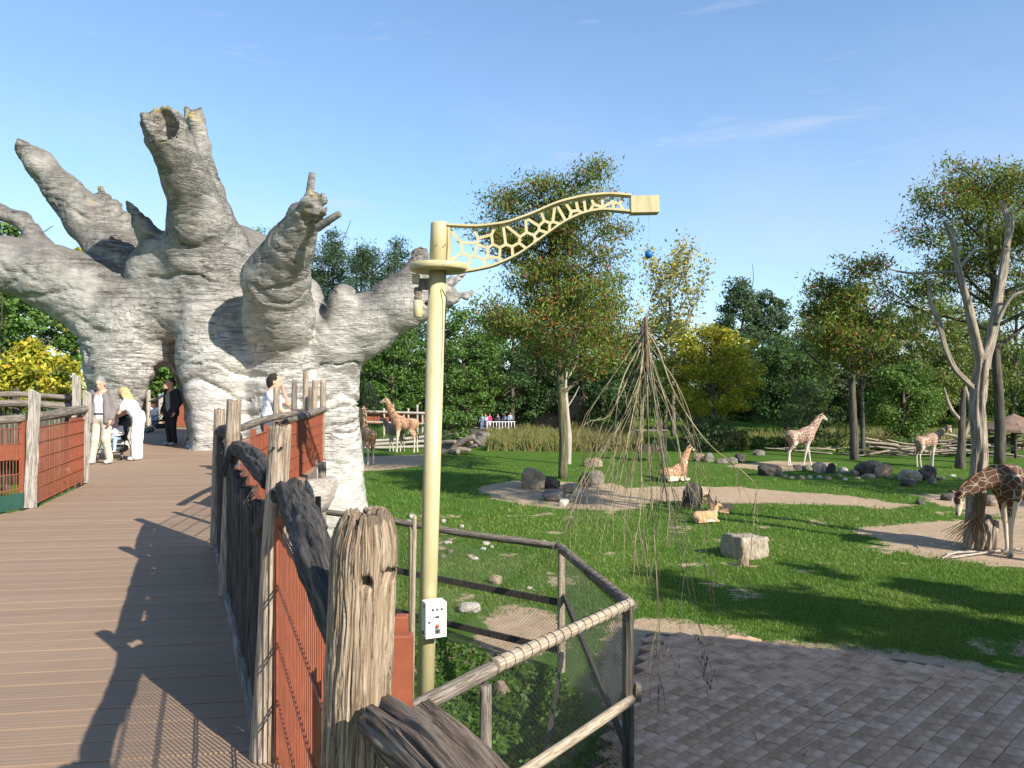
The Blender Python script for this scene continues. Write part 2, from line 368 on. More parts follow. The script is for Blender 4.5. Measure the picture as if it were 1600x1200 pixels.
L(t, mixc(t, fac, g3, e2), p.inputs['Base Color']); p.inputs['Roughness'].default_value = .95; p.inputs['Specular IOR Level'].default_value = .1
bump(t, p, noise(t, v, 12., 6., .7), .8, .06)
tag(ob('ground', npmesh('ground', V, np.stack([a, a+ny, a+ny+1, a+1], 1), m, True, {'dirt': ('FLOAT', DV)})), kind='structure')

# short grass blades on the near lawn
rng = np.random.default_rng(5)
def blades(n, x0, x1, y0, y1, h, w, seed, keep=None):
    r = np.random.default_rng(seed); y = 1/np.sqrt(1/y1**2+(1/y0**2-1/y1**2)*r.random(n)); x = (x0+(x1-x0)*r.random(n))*y
    if keep is not None: k = keep(x, y, r); x = x[k]; y = y[k]
    n = len(x); c = np.stack([x, y, hgt(x, y)], 1); ang = r.random(n)*2*PI; s = np.stack([np.cos(ang), np.sin(ang), 0*x], 1)
    hh = h*(.5+r.random(n))*np.clip(y/20, .9, 1.8); lean = r.normal(0, .45, (n, 2))
    tip = c+np.stack([lean[:, 0]*hh, lean[:, 1]*hh, hh], 1); ww = (w*np.clip(y/18, .8, 2.2))[:, None]
    return np.stack([c-s*ww-[0, 0, .01], c+s*ww-[0, 0, .01], tip], 1).reshape(-1, 3), n
def lawn_keep(x, y, r):
    d = dirt_at(x, y)+.35*vnoise(np.stack([x*1.3, y*1.3, x*0], 1), 3); edge = 6600/np.maximum(y, 1)
    thin = fbm(np.stack([x*.8, y*.8, x*0], 1), 33, 3)
    ok = (r.random(len(x)) < np.clip((d+.35)/.9, 0, 1)) & (r.random(len(x)) < np.clip(1.05-1.5*np.clip(thin-.2, 0, 1), .12, 1))
    inside = (x < 1.75) & (y < 18.2) & (x > -6)                # the fenced bed has its own cover
    return ok & ~inside & ~((x < -3.5) & (y < 24))
BV, nb = blades(150000, -.22, .74, 15.3, 52, .065, .011, 1, lawn_keep)
BC = BV.reshape(-1, 3, 3)[:, 0]; pt = np.clip(.5+.9*fbm(np.stack([BC[:, 0]*.55, BC[:, 1]*.55, BC[:, 0]*0], 1), 35, 3), 0, 1)[:, None]; cl = (np.array([.090, .186, .026])*(1-pt)+np.array([.175, .238, .052])*pt)*(.6+.8*rng.random(nb))[:, None]; yl = rng.random(nb) < .12; cl[yl] = np.array([.16, .22, .04])*(.7+.5*rng.random(yl.sum()))[:, None]
tint = np.repeat(np.c_[cl, np.ones(nb)], 3, 0)
tag(ob('grass', npmesh('grass', BV, np.arange(nb*3).reshape(-1, 3), MAT['leaf'], False, {'tint': ('FLOAT_COLOR', tint)})), 'short bright green grass of the paddock lawn', 'grass', kind='stuff')

# square paving slabs, courses at 45 degrees
pave = ob('paving', None); tag(pave, kind='structure')
bed = MB(); q = [G(905, 1230), G(1010, 985), G(1150, 990), G(1300, 1010), G(1640, 1060), (13.5, 12.6, 0), (13.5, 9.2, 0), (1.2, 9.2, 0)]
q = [np.array([p_[0], p_[1], 0.]) for p_ in q]
bed.add([p_+[0, 0, .012] for p_ in q], [tuple(range(len(q)))[::-1]])
MAT['mortar'] = simple('sandy_joint', [(.3, (.075, .056, .040)), (.7, (.17, .125, .09))], 9., .95, bmp=.4)
bed.build('joint_bed', MAT['mortar'], pave)
poly = [p_[:2] for p_ in q]; slab_mats = []
for i, (c0, c1, c2) in enumerate([((.26, .15, .09), (.52, .315, .195), (.68, .43, .28)), ((.20, .115, .066), (.43, .26, .155), (.58, .36, .225)), ((.30, .18, .115), (.57, .365, .24), (.70, .47, .33))]):
    slab_mats.append(simple('slab_stone_%d' % i, [(.30, c0), (.5, c1), (.68, c2)], 2.6, .9, bmp=.5, bd=.008, bscale=40., detail=10.))
protos = []
for i, mt in enumerate(slab_mats):
    for k in range(2): b = MB().box((0, 0, 0), (.288, .288, .05), bev=.008); o = b.build('slab', mt, pave); protos.append(o.data); bpy.data.objects.remove(o)
spots = []; R45 = math.radians(43.2); ex = np.array([math.cos(R45), math.sin(R45)]); ey = np.array([-ex[1], ex[0]])
for i in range(-60, 90):
    for j in range(-60, 60):
        c = ex*(i+.5*(j % 2))*.296+ey*j*.296+np.array([4, 13])
        if 8.8 < c[1] < 18 and 1 < c[0] < 13.5: spots.append(c)
spots = np.array(spots); sdp = poly_sd(spots[:, 0], spots[:, 1], [np.array(x) for x in poly])
buried = fbm(np.stack([spots[:, 0]*.8, spots[:, 1]*.8, spots[:, 0]*0], 1), 41, 2)
spots = spots[(sdp < -.12) & (np.abs(spots[:, 0]/spots[:, 1]) < .76) & ~((spots[:, 1] > 16.3) & (buried > .1) & (spots[:, 0] < 4.6))]
spots = spots[np.argsort(spots[:, 1])]; rest = MB(); rr = random.Random(3)
vis = 0
for c in spots:
    inview = (597+6600/c[1]) < 1235 and c[0] > 1.5
    z = .012+.02+rr.uniform(-.009, .009); pr = protos[rr.randrange(6)]
    if inview and vis < 300:
        o = ob('slab', pr, pave, (c[0], c[1], z), R45+rr.uniform(-.035, .035)); o.rotation_euler[0] = rr.uniform(-.02, .02); o.rotation_euler[1] = rr.uniform(-.012, .012); vis += 1
    else: rest.box((c[0], c[1], z), (.288, .288, .05), X=(ex[0], ex[1], rr.uniform(-.01, .01)), Y=(ey[0], ey[1], rr.uniform(-.01, .01)))
if rest.n: tag(rest.build('slabs', slab_mats[0], pave), kind='stuff')
# litter on the paving: twigs
for k in range(12):
    x, y = rr.uniform(2.2, 7), rr.uniform(11, 15.5); a0 = rr.uniform(0, PI); l = rr.uniform(.1, .35)
    o = MB().tube([(-l, 0, 0), (0, rr.uniform(-.04, .04), .008), (l, 0, 0)], [.006, .006, .003], 4).build('fallen_twig', MAT['willow'], None, loc=(x, y, .068), rotz=a0)
    tag(o, 'short pale twig lying on the grey paving slabs', 'twig', 'twigs fallen on the paving')

# ------------------------------------------------------------ deck of the raised walkway
deck = ob('boardwalk', None); tag(deck, kind='structure')
LB = np.array([(-1.5, -6.2), (7.7, -6.8), (10.1, -6.25), (12.7, -7.0), (15, -8.7), (16.5, -9.2), (18.5, -9.9), (21, -10.6), (31, -16.5)])
RB = np.array([(-1.5, .95), (1.0, .12), (1.7, -.18), (3.3, -.90), (5.85, -2.0), (7.6, -2.8), (9.5, -3.1), (12.5, -3.45), (16.6, -4.1), (17.6, -5.2), (18.6, -7.2), (21, -8.5), (31, -12.6)])
m, t, p = new_mat('deck_plank'); v = coords(t, 'Object', (1, 1, 1)); oi = N(t, 'ShaderNodeObjectInfo')
f = noise(t, coords(t, 'Object', (.8, 14, 14)), 5., 6.); c = ramp(t, f, [(.25, (.255, .168, .105)), (.55, (.32, .215, .138)), (.8, (.37, .255, .170))])
c = mixc(t, math_(t, 'MULTIPLY', oi.outputs['Random'], .38), c, (.20, .13, .09)); c = mixc(t, math_(t, 'MULTIPLY', noise(t, v, 1.1, 5., .7), .35), c, (.22, .16, .12))
c = mixc(t, math_(t, 'GREATER_THAN', noise(t, v, 60., 2.), .72), c, (.45, .36, .28)); L(t, c, p.inputs['Base Color'])
wv = N(t, 'ShaderNodeTexWave', bands_direction='Y', i_Scale=9.); L(t, v, wv.inputs['Vector'])
p.inputs['Roughness'].default_value = .75; p.inputs['Specular IOR Level'].default_value = .3; bump(t, p, wv.outputs['Fac'], .22, .004); bump(t, p, f, .25, .004)
MAT['deck'] = m
sl_ = .14; pitch = .188; ang = math.atan(sl_); k = 0; y0 = .2
while True:
    y0 += pitch*math.sqrt(1+sl_*sl_)
    if y0 > 31.5: break
    x = -3.; 
    for _ in range(8): xr = np.interp(y0+sl_*x, RB[:, 0], RB[:, 1]); x = xr
    xl = -7.
    for _ in range(8): xl = np.interp(y0+sl_*xl, LB[:, 0], LB[:, 1])
    yc = y0+sl_*(xl+xr)/2; ln = (xr-xl)/math.cos(ang)
    b = MB().box((0, 0, 0), (ln, pitch-.011, .032), bev=.0015)
    b.build('plank', MAT['deck'], deck, loc=((xl+xr)/2, yc, DECK-.016+.0015*math.sin(k*2.3)), rotz=ang); k += 1
und = MB()
for B, off in ((RB, .06), (LB, -.06)):
    for i in range(1, len(B)-1):
        p0 = np.array([B[i][1]-off, B[i][0], DECK-.16]); p1 = np.array([B[i+1][1]-off, B[i+1][0], DECK-.16]); d = p1-p0
        und.box((p0+p1)/2, (np.linalg.norm(d), .08, .22), X=d, Y=(-d[1], d[0], 0))
for i in range(1, 8):
    p0 = np.array([(LB[i][1]*.5+np.interp(LB[i][0], RB[:, 0], RB[:, 1])*.5), LB[i][0], DECK-.20]); 
    und.box(p0, (abs(LB[i][1]-np.interp(LB[i][0], RB[:, 0], RB[:, 1]))-.3, .12, .2))
und.build('joists', MAT['grey_wood'], deck)
for i, (y_, x_) in enumerate([(3.3, -1.1), (5.85, -2.2), (9.5, -3.4), (12.5, -3.75), (15.2, -4.1), (7.7, -6.5), (12.7, -6.8)]):
    MB().log([(x_, y_, -.1), (x_, y_, DECK-.3)], .13, 14, 6, i).build('support_post', MAT['grey_wood'], deck, True)
# ------------------------------------------------------------ the giant sculpted tree round the walkway
def PD(px, py, d, r): return W(px, py, d), r*d/1200.
fl = Field((-15.2, 15.2, -.3), (-.2, 24.6, 13.2), .054)
def limb(pts, k=.35):
    q = [PD(*x) for x in pts]; fl.chain([a for a, _ in q], [b*.93 for _, b in q], k*.55)
# trunk lobes
limb([(335, 1010, 20.0, 95), (335, 800, 20.0, 66), (340, 560, 20.0, 62), (335, 430, 20.2, 66)], .5)
limb([(455, 1010, 20.3, 110), (452, 800, 20.3, 78), (450, 600, 20.3, 66), (445, 470, 20.3, 66)], .5)
limb([(525, 1000, 20.6, 85), (520, 790, 20.6, 56), (512, 620, 20.6, 48), (525, 520, 20.6, 44)], .5)
limb([(420, 1000, 22.4, 150), (400, 600, 22.2, 120), (360, 430, 21.6, 95)], .6)
limb([(330, 450, 20.6, 84), (322, 400, 20.1, 74), (313, 340, 19.2, 50), (291, 270, 18.3, 37), (271, 225, 17.7, 33), (259, 192, 17.3, 32)], .4)
limb([(345, 380, 20.6, 45), (330, 300, 20.8, 22), (314, 225, 20.8, 14), (305, 172, 20.8, 10)], .25)
limb([(296, 168, 20.8, 6), (300, 190, 20.8, 9)], .08); limb([(312, 166, 20.8, 6), (311, 190, 20.8, 9)], .08)
limb([(227, 176, 17.2, 8), (244, 208, 17.4, 22)], .2)
limb([(438, 540, 20.0, 48), (434, 485, 19.2, 58), (431, 432, 18.3, 53), (454, 378, 17.4, 37), (474, 336, 16.8, 25), (486, 312, 16.4, 14)], .25)
for a_, b_ in (((480, 330), (486, 296)), ((492, 326), (504, 298)), ((497, 335), (512, 318)), ((470, 330), (478, 306))): limb([(*a_, 16.5, 10), (*b_, 16.25, 4)], .1)
limb([(498, 600, 20.6, 46), (525, 530, 20.4, 52), (575, 500, 20.3, 48), (622, 466, 20.2, 42), (650, 430, 20.1, 27), (657, 392, 20.1, 14)], .35)
limb([(620, 480, 20.2, 34), (680, 462, 20.2, 24), (738, 452, 20.2, 5)], .3)
limb([(700, 440, 20.2, 14), (725, 425, 20.2, 5)], .15)
limb([(530, 520, 19.9, 22), (538, 462, 19.8, 26)], .25)
limb([(212, 450, 20.8, 46), (185, 395, 20.9, 42), (140, 335, 21.0, 38), (100, 292, 21.0, 30), (64, 252, 21.0, 23), (36, 226, 21.0, 15)], .4)
limb([(185, 340, 20.9, 22), (158, 291, 20.9, 9)], .25)
limb([(258, 400, 19.9, 40), (225, 350, 19.6, 18), (199, 309, 19.4, 5)], .25)
limb([(250, 420, 20.2, 55), (330, 415, 20.2, 60)], .3)
limb([(178, 900, 20.6, 62), (182, 740, 20.6, 50), (190, 640, 20.6, 50), (205, 560, 20.5, 68), (200, 500, 20.4, 74), (140, 455, 20.2, 60), (80, 428, 20.0, 52), (20, 408, 19.9, 45), (-60, 396, 19.8, 46), (-110, 392, 19.8, 44)], .4)
limb([(230, 480, 20.4, 62), (290, 470, 20.3, 60)], .4)
limb([(75, 400, 20.2, 26), (50, 355, 20.2, 15), (35, 337, 20.2, 13), (0, 325, 20.2, 10), (-40, 300, 20.2, 8)], .25)
limb([(415, 505, 19.4, 30), (455, 548, 19.6, 20)], .3)
# hollow ends
for a, b, r in ((W(238, 148, 16.6), W(262, 202, 17.3), .44), (W(502, 316, 15.8), W(490, 356, 16.3), .17), (W(668, 470, 19.6), W(664, 468, 20), .1)):
    fl.cap(a, b, r, r*.6, .06, cut=True)
# the passage: follows the walkway through the trunk
for (h0, r0, k) in ((.35, .74, .15), (.9, .66, .15), (1.5, .46, .15), (2.0, .22, .15)):
    a = np.array([-.452*17.0, 17.0, DECK+h0]); b = np.array([-.457*25.5, 25.5, DECK+h0]); fl.cap(a, b, r0*.94, r0*.80, k, cut=True)
V, Q = fl.mesh(); nrm = vnormals(V, Q); del fl
up = np.clip(nrm[:, 2], -1, 1)
warp = .5*vnoise(V*.9, 2)+.22*vnoise(V*2.3, 4)
zz = V[:, 2]+warp*.9
wr = np.stack([V[:, 0]*.45, V[:, 1]*.45, zz*3.1], 1); c1 = 1-np.abs(vnoise(wr, 11)); c2 = 1-np.abs(vnoise(wr*np.array([1.7, 1.7, 2.1]), 12))
slab = np.floor(zz*2.1+vnoise(V*.6, 6)); edge = (zz*2.1+vnoise(V*.6, 6))-slab
disp = .055*fbm(V*.8, 21, 3)-.15*np.maximum(0, c1-.86)*6*np.clip(.5+vnoise(V*.7, 51)*1.2, 0, 1)-.06*np.maximum(0, c2-.86)*5*np.clip(.5+vnoise(V*.8, 52)*1.2, 0, 1)+.014*vnoise(V*5, 31)
u_ = zz*1.9+.9*vnoise(V*.75, 61)+.25*vnoise(V*2.1, 62); s_ = u_-np.floor(u_); fold = np.sqrt(np.clip(s_*(1-s_)*4, 0, 1))*(.4+.6*s_); fm = np.clip(.35+1.1*vnoise(V*.5, 63), 0, 1)*(.45+.55*np.clip((V[:, 2]-6.)/1.5, 0, 1))
disp += .085*(fold-.5)*fm
tips_ = [W(250, 172, 17.2), W(490, 312, 16.3), W(34, 224, 21.), W(657, 388, 20.1), W(738, 452, 20.2), W(725, 425, 20.2), W(305, 168, 20.8), W(199, 309, 19.4), W(158, 291, 20.9)]; tp_ = np.zeros(len(V))
for q_ in tips_: tp_ = np.maximum(tp_, np.exp(-(np.linalg.norm(V-q_, axis=1)/.55)**2))
disp += tp_*(.16*(np.abs(vnoise(V*np.array([5, 5, 2.2]), 71))-.35)+.05*vnoise(V*11, 72))
vert = 1-np.abs(vnoise(np.stack([V[:, 0]*2.2+warp, V[:, 1]*2.2, V[:, 2]*.6], 1), 15)); disp -= .05*np.maximum(0, vert-.92)*8*np.clip(vnoise(V*.6, 53)*2, 0, 1)
floorish = np.clip((V[:, 2]-(DECK-.1))/.1, 0, 1)
V2 = V+nrm*disp[:, None]
m, t, p = new_mat('sculpted_concrete'); v = coords(t, 'Object', (1, 1, 1)); sp = N(t, 'ShaderNodeSeparateXYZ'); L(t, v, sp.inputs[0])
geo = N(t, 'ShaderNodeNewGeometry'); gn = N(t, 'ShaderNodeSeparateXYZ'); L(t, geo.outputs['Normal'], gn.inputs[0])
pale = ramp(t, noise(t, coords(t, 'Object', (1, 1, 2.4)), 1.6, 8., .68), [(.25, (.32, .29, .25)), (.40, (.48, .45, .40)), (.60, (.60, .57, .52)), (.8, (.52, .49, .44))])
grey = ramp(t, noise(t, coords(t, 'Object', (1.4, 1.4, .8)), 2.0, 9., .72), [(.28, (.14, .13, .115)), (.5, (.30, .28, .25)), (.72, (.46, .435, .39))])
hm = math_(t, 'ADD', math_(t, 'MULTIPLY', math_(t, 'SUBTRACT', sp.outputs[2], 6.6), .38), math_(t, 'MULTIPLY', math_(t, 'SUBTRACT', noise(t, v, .8, 6., .7), .5), 2.4), True)
c = mixc(t, math_(t, 'MULTIPLY', hm, .85), pale, grey)
top_dark = math_(t, 'MULTIPLY', math_(t, 'MULTIPLY', math_(t, 'ADD', math_(t, 'ADD', gn.outputs[2], .05), math_(t, 'MULTIPLY', math_(t, 'SUBTRACT', noise(t, v, 1.1, 6., .7), .5), 1.6)), 1.5, True), math_(t, 'MULTIPLY', math_(t, 'SUBTRACT', sp.outputs[2], 6.2), .8, True))
c = mixc(t, math_(t, 'MULTIPLY', top_dark, .70), c, (.075, .066, .058))      # darker on upward faces of the upper limbs
crack = N(t, 'ShaderNodeTexNoise', noise_type='RIDGED_MULTIFRACTAL', i_Scale=1.5, i_Detail=5., i_Roughness=.5) if False else None
wv = noise(t, coords(t, 'Object', (.30, .30, 3.4)), 1.7, 5., .55, .5); thin = math_(t, 'SUBTRACT', 1., math_(t, 'MULTIPLY', math_(t, 'ABSOLUTE', math_(t, 'SUBTRACT', wv, .5)), 44.), True)
vv = noise(t, coords(t, 'Object', (2.6, 2.6, .8)), 1.7, 7., .6, .5); thin2 = math_(t, 'SUBTRACT', 1., math_(t, 'MULTIPLY', math_(t, 'ABSOLUTE', math_(t, 'SUBTRACT', vv, .5)), 75.), True)
lm = math_(t, 'MULTIPLY', math_(t, 'SUBTRACT', noise(t, v, .55, 4., .6), .40), 4.5, True); lines = math_(t, 'MULTIPLY', lm, math_(t, 'MAXIMUM', math_(t, 'MULTIPLY', thin, .9), math_(t, 'MULTIPLY', thin2, .3)))
c = mixc(t, math_(t, 'MULTIPLY', lines, .75), c, (.10, .084, .07))
lich = math_(t, 'MULTIPLY', math_(t, 'MULTIPLY', math_(t, 'SUBTRACT', noise(t, v, 2.4, 6., .7), .53), 9., True), math_(t, 'MULTIPLY', N(t, 'ShaderNodeAttribute', attribute_name='tip').outputs['Fac'], 1.3, True))
c = mixc(t, math_(t, 'MULTIPLY', lich, .8), c, (.46, .33, .085)); L(t, c, p.inputs['Base Color'])
p.inputs['Roughness'].default_value = .92; p.inputs['Specular IOR Level'].default_value = .15
bump(t, p, noise(t, coords(t, 'Object', (1, 1, 2.0)), 4., 9., .66), .75, .08); bump(t, p, math_(t, 'SUBTRACT', 1., lines), .9, .05)
wl_ = N(t, 'ShaderNodeTexWave', bands_direction='Z', wave_profile='SAW', i_Scale=.95, i_Distortion=5.5, i_Detail=4.); wl_.inputs['Detail Scale'].default_value = .9; wl_.inputs['Detail Roughness'].default_value = .6
L(t, coords(t, 'Object', (.55, .55, 1)), wl_.inputs['Vector']); bump(t, p, wl_.outputs['Fac'], .7, .075)
w2_ = N(t, 'ShaderNodeTexWave', bands_direction='Z', wave_profile='SAW', i_Scale=2.6, i_Distortion=7., i_Detail=4.); w2_.inputs['Detail Scale'].default_value = 1.1
L(t, coords(t, 'Object', (.5, .5, 1)), w2_.inputs['Vector']); bump(t, p, w2_.outputs['Fac'], .45, .035)
giant = thing('sculpted_tree', 'giant grey concrete baobab tree with broken limbs over the walkway', 'artificial tree', tuple(W(400, 597, 20.5)[:2])+(0,))
go = Vector(giant.location)
ob('trunk', npmesh('trunk', V2-np.array(go), Q, m, True, {'tip': ('FLOAT', tp_)}), giant)
MAT['giant'] = m
def stub(pts, seed):
    q = [PD(*x) for x in pts]; MB().log([a-np.array(go) for a, _ in q], [b for _, b in q], 12, 6, seed, .08, .1, gf=4).build('branch_stub', m, giant, True)
stub([(482, 325, 16.6, 9), (485, 290, 16.5, 7), (488, 264, 16.4, 5)], 3); stub([(496, 350, 16.5, 7), (516, 337, 16.3, 6), (531, 328, 16.2, 5)], 4)
# ------------------------------------------------------------ fences along the walkway
def wire_panel(name, a, b, z0, z1, parent, mat, gap=.05, rows=.2, r=.0035, ns=5):
    a = np.array([a[0], a[1], 0.]); b = np.array([b[0], b[1], 0.]); d = unit(b-a); ln = np.linalg.norm(b-a); nrm_ = np.array([-d[1], d[0], 0]); mb = MB()
    k = max(2, int(ln/gap))
    for i in range(k+1):
        p0 = a+d*ln*i/k; mb.tube([p0+[0, 0, z0], p0+[0, 0, z1]], r, ns, False)
    n_ = max(2, int((z1-z0)/rows))
    for j in range(n_+1):
        z = z0+(z1-z0)*j/n_
        for s_ in (-1, 1): mb.tube([a+nrm_*s_*r*2+[0, 0, z], b+nrm_*s_*r*2+[0, 0, z]], r*1.25, ns, False)
    return mb.build(name, mat, parent, True)
def post(parent, base, top, r, mat, seed, n=18, seg=24, name='post', rag=.02, crack=.07):
    return MB().log([base, (np.array(base)+np.array(top))/2, top], [r*1.04, r, r*.97], n, seg, seed, .05, crack, ragged=rag, gf=16).build(name, mat, parent, True)
def wz(px, py, d, z): q = W(px, py, d); q[2] = z; return q
near = thing('timber_fence', 'weathered post fence with dark log handrail on the shaded walkway side', 'fence', (-1.5, 4.8, DECK))
def sub(o, parts):                                # make world-built parts local to their thing
    for c in parts: c.matrix_parent_inverse = Matrix.Translation(-Vector(o.location))
P1b, P1t = wz(410, 1175, 3.3, DECK), W(438, 660, 3.3); P2b, P2t = wz(353, 925, 5.85, DECK), W(366, 620, 5.85); P3b, P3t = wz(337, 850, 7.6, DECK), W(343, 634, 7.6)
post(near, P1b, P1t, .051, MAT['post'], 11, 24, 40); post(near, P2b, P2t, .055, MAT['post'], 12); post(near, P3b, P3t, .055, MAT['post'], 13)
for px_, py_, d_ in ((440, 694, 3.25), (428, 694, 3.25)):
    q = W(px_, py_, d_); MB().lathe(q, [(.006, 0), (.0065, .012)], 10, (0, -1, 0)).build('bolt', MAT['black'], near)
# the heavy post nearest the camera
n_, m_ = 220, 150; DB = 1.66; base = wz(525, 0, DB, DECK-.2); top = W(573, 808, DB); an = 2*PI*np.arange(n_)/n_
T = np.linspace(0, 1, m_); VV = np.zeros((m_, n_, 3)); GG = np.zeros((m_, n_, 3)); Hh = top[2]-base[2]
for i, t_ in enumerate(T):
    z = t_*Hh; q = np.stack([np.cos(an)*2.2, np.sin(an)*2.2, np.full(n_, z*1.2)], 1)
    wob = .16*vnoise(np.stack([np.cos(an)*1.8, np.sin(an)*1.8, np.full(n_, z*7)], 1), 4)+.05*vnoise(np.stack([np.cos(an)*5, np.sin(an)*5, np.full(n_, z*19)], 1), 14)
    gr = np.stack([np.cos(an+wob)*9, np.sin(an+wob)*9, np.full(n_, z*1.4)], 1); g1 = 1-np.abs(vnoise(gr*1.4, 7)); g2 = 1-np.abs(vnoise(gr*3.4, 8)); g3 = vnoise(gr*6, 9)
    r_ = .0715*(1+.07*vnoise(q, 3))-.0055*np.clip((g1-.86)*7, 0, 1)-.0030*np.clip((g2-.72)*3.6, 0, 1)+.0012*g3
    r_ *= 1-.22*np.clip((t_-.955)/.045, 0, 1)**2
    c_ = base+(top-base)*t_
    VV[i] = c_+np.stack([np.cos(an)*r_, np.sin(an)*r_, 0*an], 1); GG[i] = np.stack([np.cos(an)*.1, np.sin(an)*.1, np.full(n_, z)], 1)
    VV[i, :, 2] += np.clip((t_-.9)/.1, 0, 1)*(.013*vnoise(gr*np.array([.6, .6, 0]), 5)+.009*g3)
for hx, hy in ((572, 906), (604, 896)):                        # two bolt holes worn through the wood
    hp = W(hx, hy, DB-.064); d2 = VV-hp; hole = np.sqrt(d2[..., 0]**2+(d2[..., 2]*1.1)**2); s_ = np.clip(1-hole/.0135, 0, 1)*(VV[..., 1] < base[1]); VV[..., 1] += np.minimum(s_*4, 1)*.042
rows_ = [VV.reshape(-1, 3)]; gg_ = [GG.reshape(-1, 3)]; Fs = [(i*n_+j, i*n_+(j+1) % n_, (i+1)*n_+(j+1) % n_, (i+1)*n_+j) for i in range(m_-1) for j in range(n_)]
rim = VV[-1]; ce = rim.mean(0); k0 = m_*n_; last = (m_-1)*n_
for k, s_ in enumerate((.82, .62, .42, .22, .05)):
    q = ce+(rim-ce)*s_; q[:, 2] = ce[2]+.012+(rim[:, 2]-ce[2])*s_*.7+.015*vnoise(np.stack([q[:, 0]*80, q[:, 1]*60, 0*an], 1), 6)+.012*vnoise(np.stack([q[:, 0]*160, q[:, 1]*160, 0*an], 1), 7)
    rows_.append(q); gg_.append(np.stack([q[:, 0]*3, q[:, 1]*3, 0*an], 1)); b_ = k0+k*n_
    Fs += [(last+j, last+(j+1) % n_, b_+(j+1) % n_, b_+j) for j in range(n_)]; last = b_
big = MB().add(np.concatenate(rows_), Fs, np.concatenate(gg_)); MAT['big_post'] = wood('cracked_heavy_post', (.15, .085, .045), (.33, .245, .165), (.48, .39, .29), fine=110.)
sub(near, [])
big.build('corner_post', MAT['big_post'], near, True)['label'] = 'thick cracked pale post with ragged top and two bolt holes'
MAT['split'] = wood('split_log', (.05, .034, .024), (.15, .108, .078), (.30, .235, .18), fine=75.)
# handrail logs
for pts, r_, sd_ in (([W(453, 764, 3.24), W(472, 800, 2.76), W(497, 868, 2.07), W(550, 1004, 1.68)], [.064, .062, .056, .050], 3),
                     ([W(371, 694, 5.7), W(388, 704, 4.9), W(408, 722, 4.1), W(428, 745, 3.45)], [.055, .062, .062, .058], 4), ([W(345, 668, 7.5), W(354, 668, 6.7), W(366, 678, 5.95)], [.055, .06, .058], 5),
                     ([W(440, 760, 3.28), W(425, 790, 3.32), W(410, 822, 3.4)], [.045, .05, .05], 6), ([W(372, 690, 5.75), W(362, 712, 5.8), W(355, 735, 5.85)], [.05, .05, .05], 7)):
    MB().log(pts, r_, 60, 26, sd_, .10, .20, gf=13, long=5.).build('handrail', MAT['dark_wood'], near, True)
# upright palisade logs filling the bays, dark wood includes their backlit shade
def palisade(a, b, n, hz, seed):
    for i in range(n):
        r = random.Random(seed*100+i); q = a+(b-a)*(i+.5)/n; h = hz+r.uniform(-.07, .05)
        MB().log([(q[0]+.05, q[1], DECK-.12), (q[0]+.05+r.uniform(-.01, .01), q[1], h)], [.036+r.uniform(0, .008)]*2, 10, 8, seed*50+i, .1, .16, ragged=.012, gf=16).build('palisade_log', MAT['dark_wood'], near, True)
palisade(P1b+np.array([-.05, .12, 0]), P2b, 26, DECK+.98, 1); palisade(P2b, P3b, 18, DECK+1.08, 2)
MB().log([wz(408, 1100, 3.42, DECK+.02), wz(340, 850, 7.5, DECK+.02)], .04, 10, 10, 8).build('kick_rail', MAT['grey_wood'], near, True)
# rust red welded panel between the heavy post and the next
wire_panel('mesh_panel', (-.405, 1.80), (-.99, 3.26), DECK+.03, DECK+1.0, near, MAT['rust'], .046, .2, .0032)
for q in ((-.405, 1.80), (-.99, 3.26)): MB().box((q[0], q[1], DECK+.52), (.03, .03, 1.05)).build('panel_stile', MAT['rust'], near)
wire_panel('mesh_panel', (-1.02, 3.36), (-2.10, 5.8), DECK+.03, DECK+1.0, near, MAT['rust'], .05, .2, .0035)
c_ = W(629, 1070, 1.86); MB().box((c_[0], c_[1], DECK+.505), (.048, .04, .99), bev=.004).box((c_[0]-.010, c_[1]+.05, DECK+.53), (.032, .035, 1.0), bev=.003).build('steel_post', MAT['rust'], near)
MB().log([W(598, 1118, 1.52), W(668, 1180, 1.33), W(770, 1290, 1.12)], [.048, .054, .051], 90, 30, 9, .10, .30, gf=17, long=3.).build('handrail', MAT['split'], near, True)
MB().log([W(662, 1110, 1.53), W(732, 1180, 1.36), W(826, 1290, 1.16)], [.031, .037, .039], 70, 30, 21, .10, .30, gf=17, long=3.).build('handrail', MAT['split'], near, True)
sub(near, near.children)
# the run of fence that faces the paddock, in sun
run = thing('timber_fence', 'sunlit rust red panel fence in front of the giant tree trunk', 'fence', (-3.6, 12., DECK))
pts = [P3b, wz(395, 0, 9.3, DECK), wz(446, 0, 12.4, DECK), wz(503, 0, 16.6, DECK)]
for i, (px_, yt, d_) in enumerate(((432, 600, 12.2), (460, 588, 15.2), (478, 576, 17.2), (492, 588, 17.6), (505, 588, 16.7), (485, 600, 18.2))):
    post(run, wz(px_-2, 0, d_, DECK), W(px_, yt, d_), .055 if d_ < 16 else .065, MAT['grey_wood' if i in (1, 5) else 'post'], 30+i, 10, 10)
for pts_, r_ in (([W(378, 662, 9.0), W(420, 648, 10.6), W(462, 640, 12.3)], .05), ([W(438, 652, 12.2), W(470, 645, 13.8), W(506, 634, 16.7)], .07)):
    MB().log(pts_, r_, 12, 12, 31, .08, .12, gf=12).build('handrail', MAT['grey_wood'], run, True)
def sheet(parent, a, b, z0, z1, mat, name='sheet_panel', th=.02):
    a = np.array([a[0], a[1], 0]); b = np.array([b[0], b[1], 0]); d = b-a; c = (a+b)/2; return MB().box((c[0], c[1], (z0+z1)/2), (np.linalg.norm(d), th, z1-z0), X=d, Y=(-d[1], d[0], 0)).build(name, mat, parent)
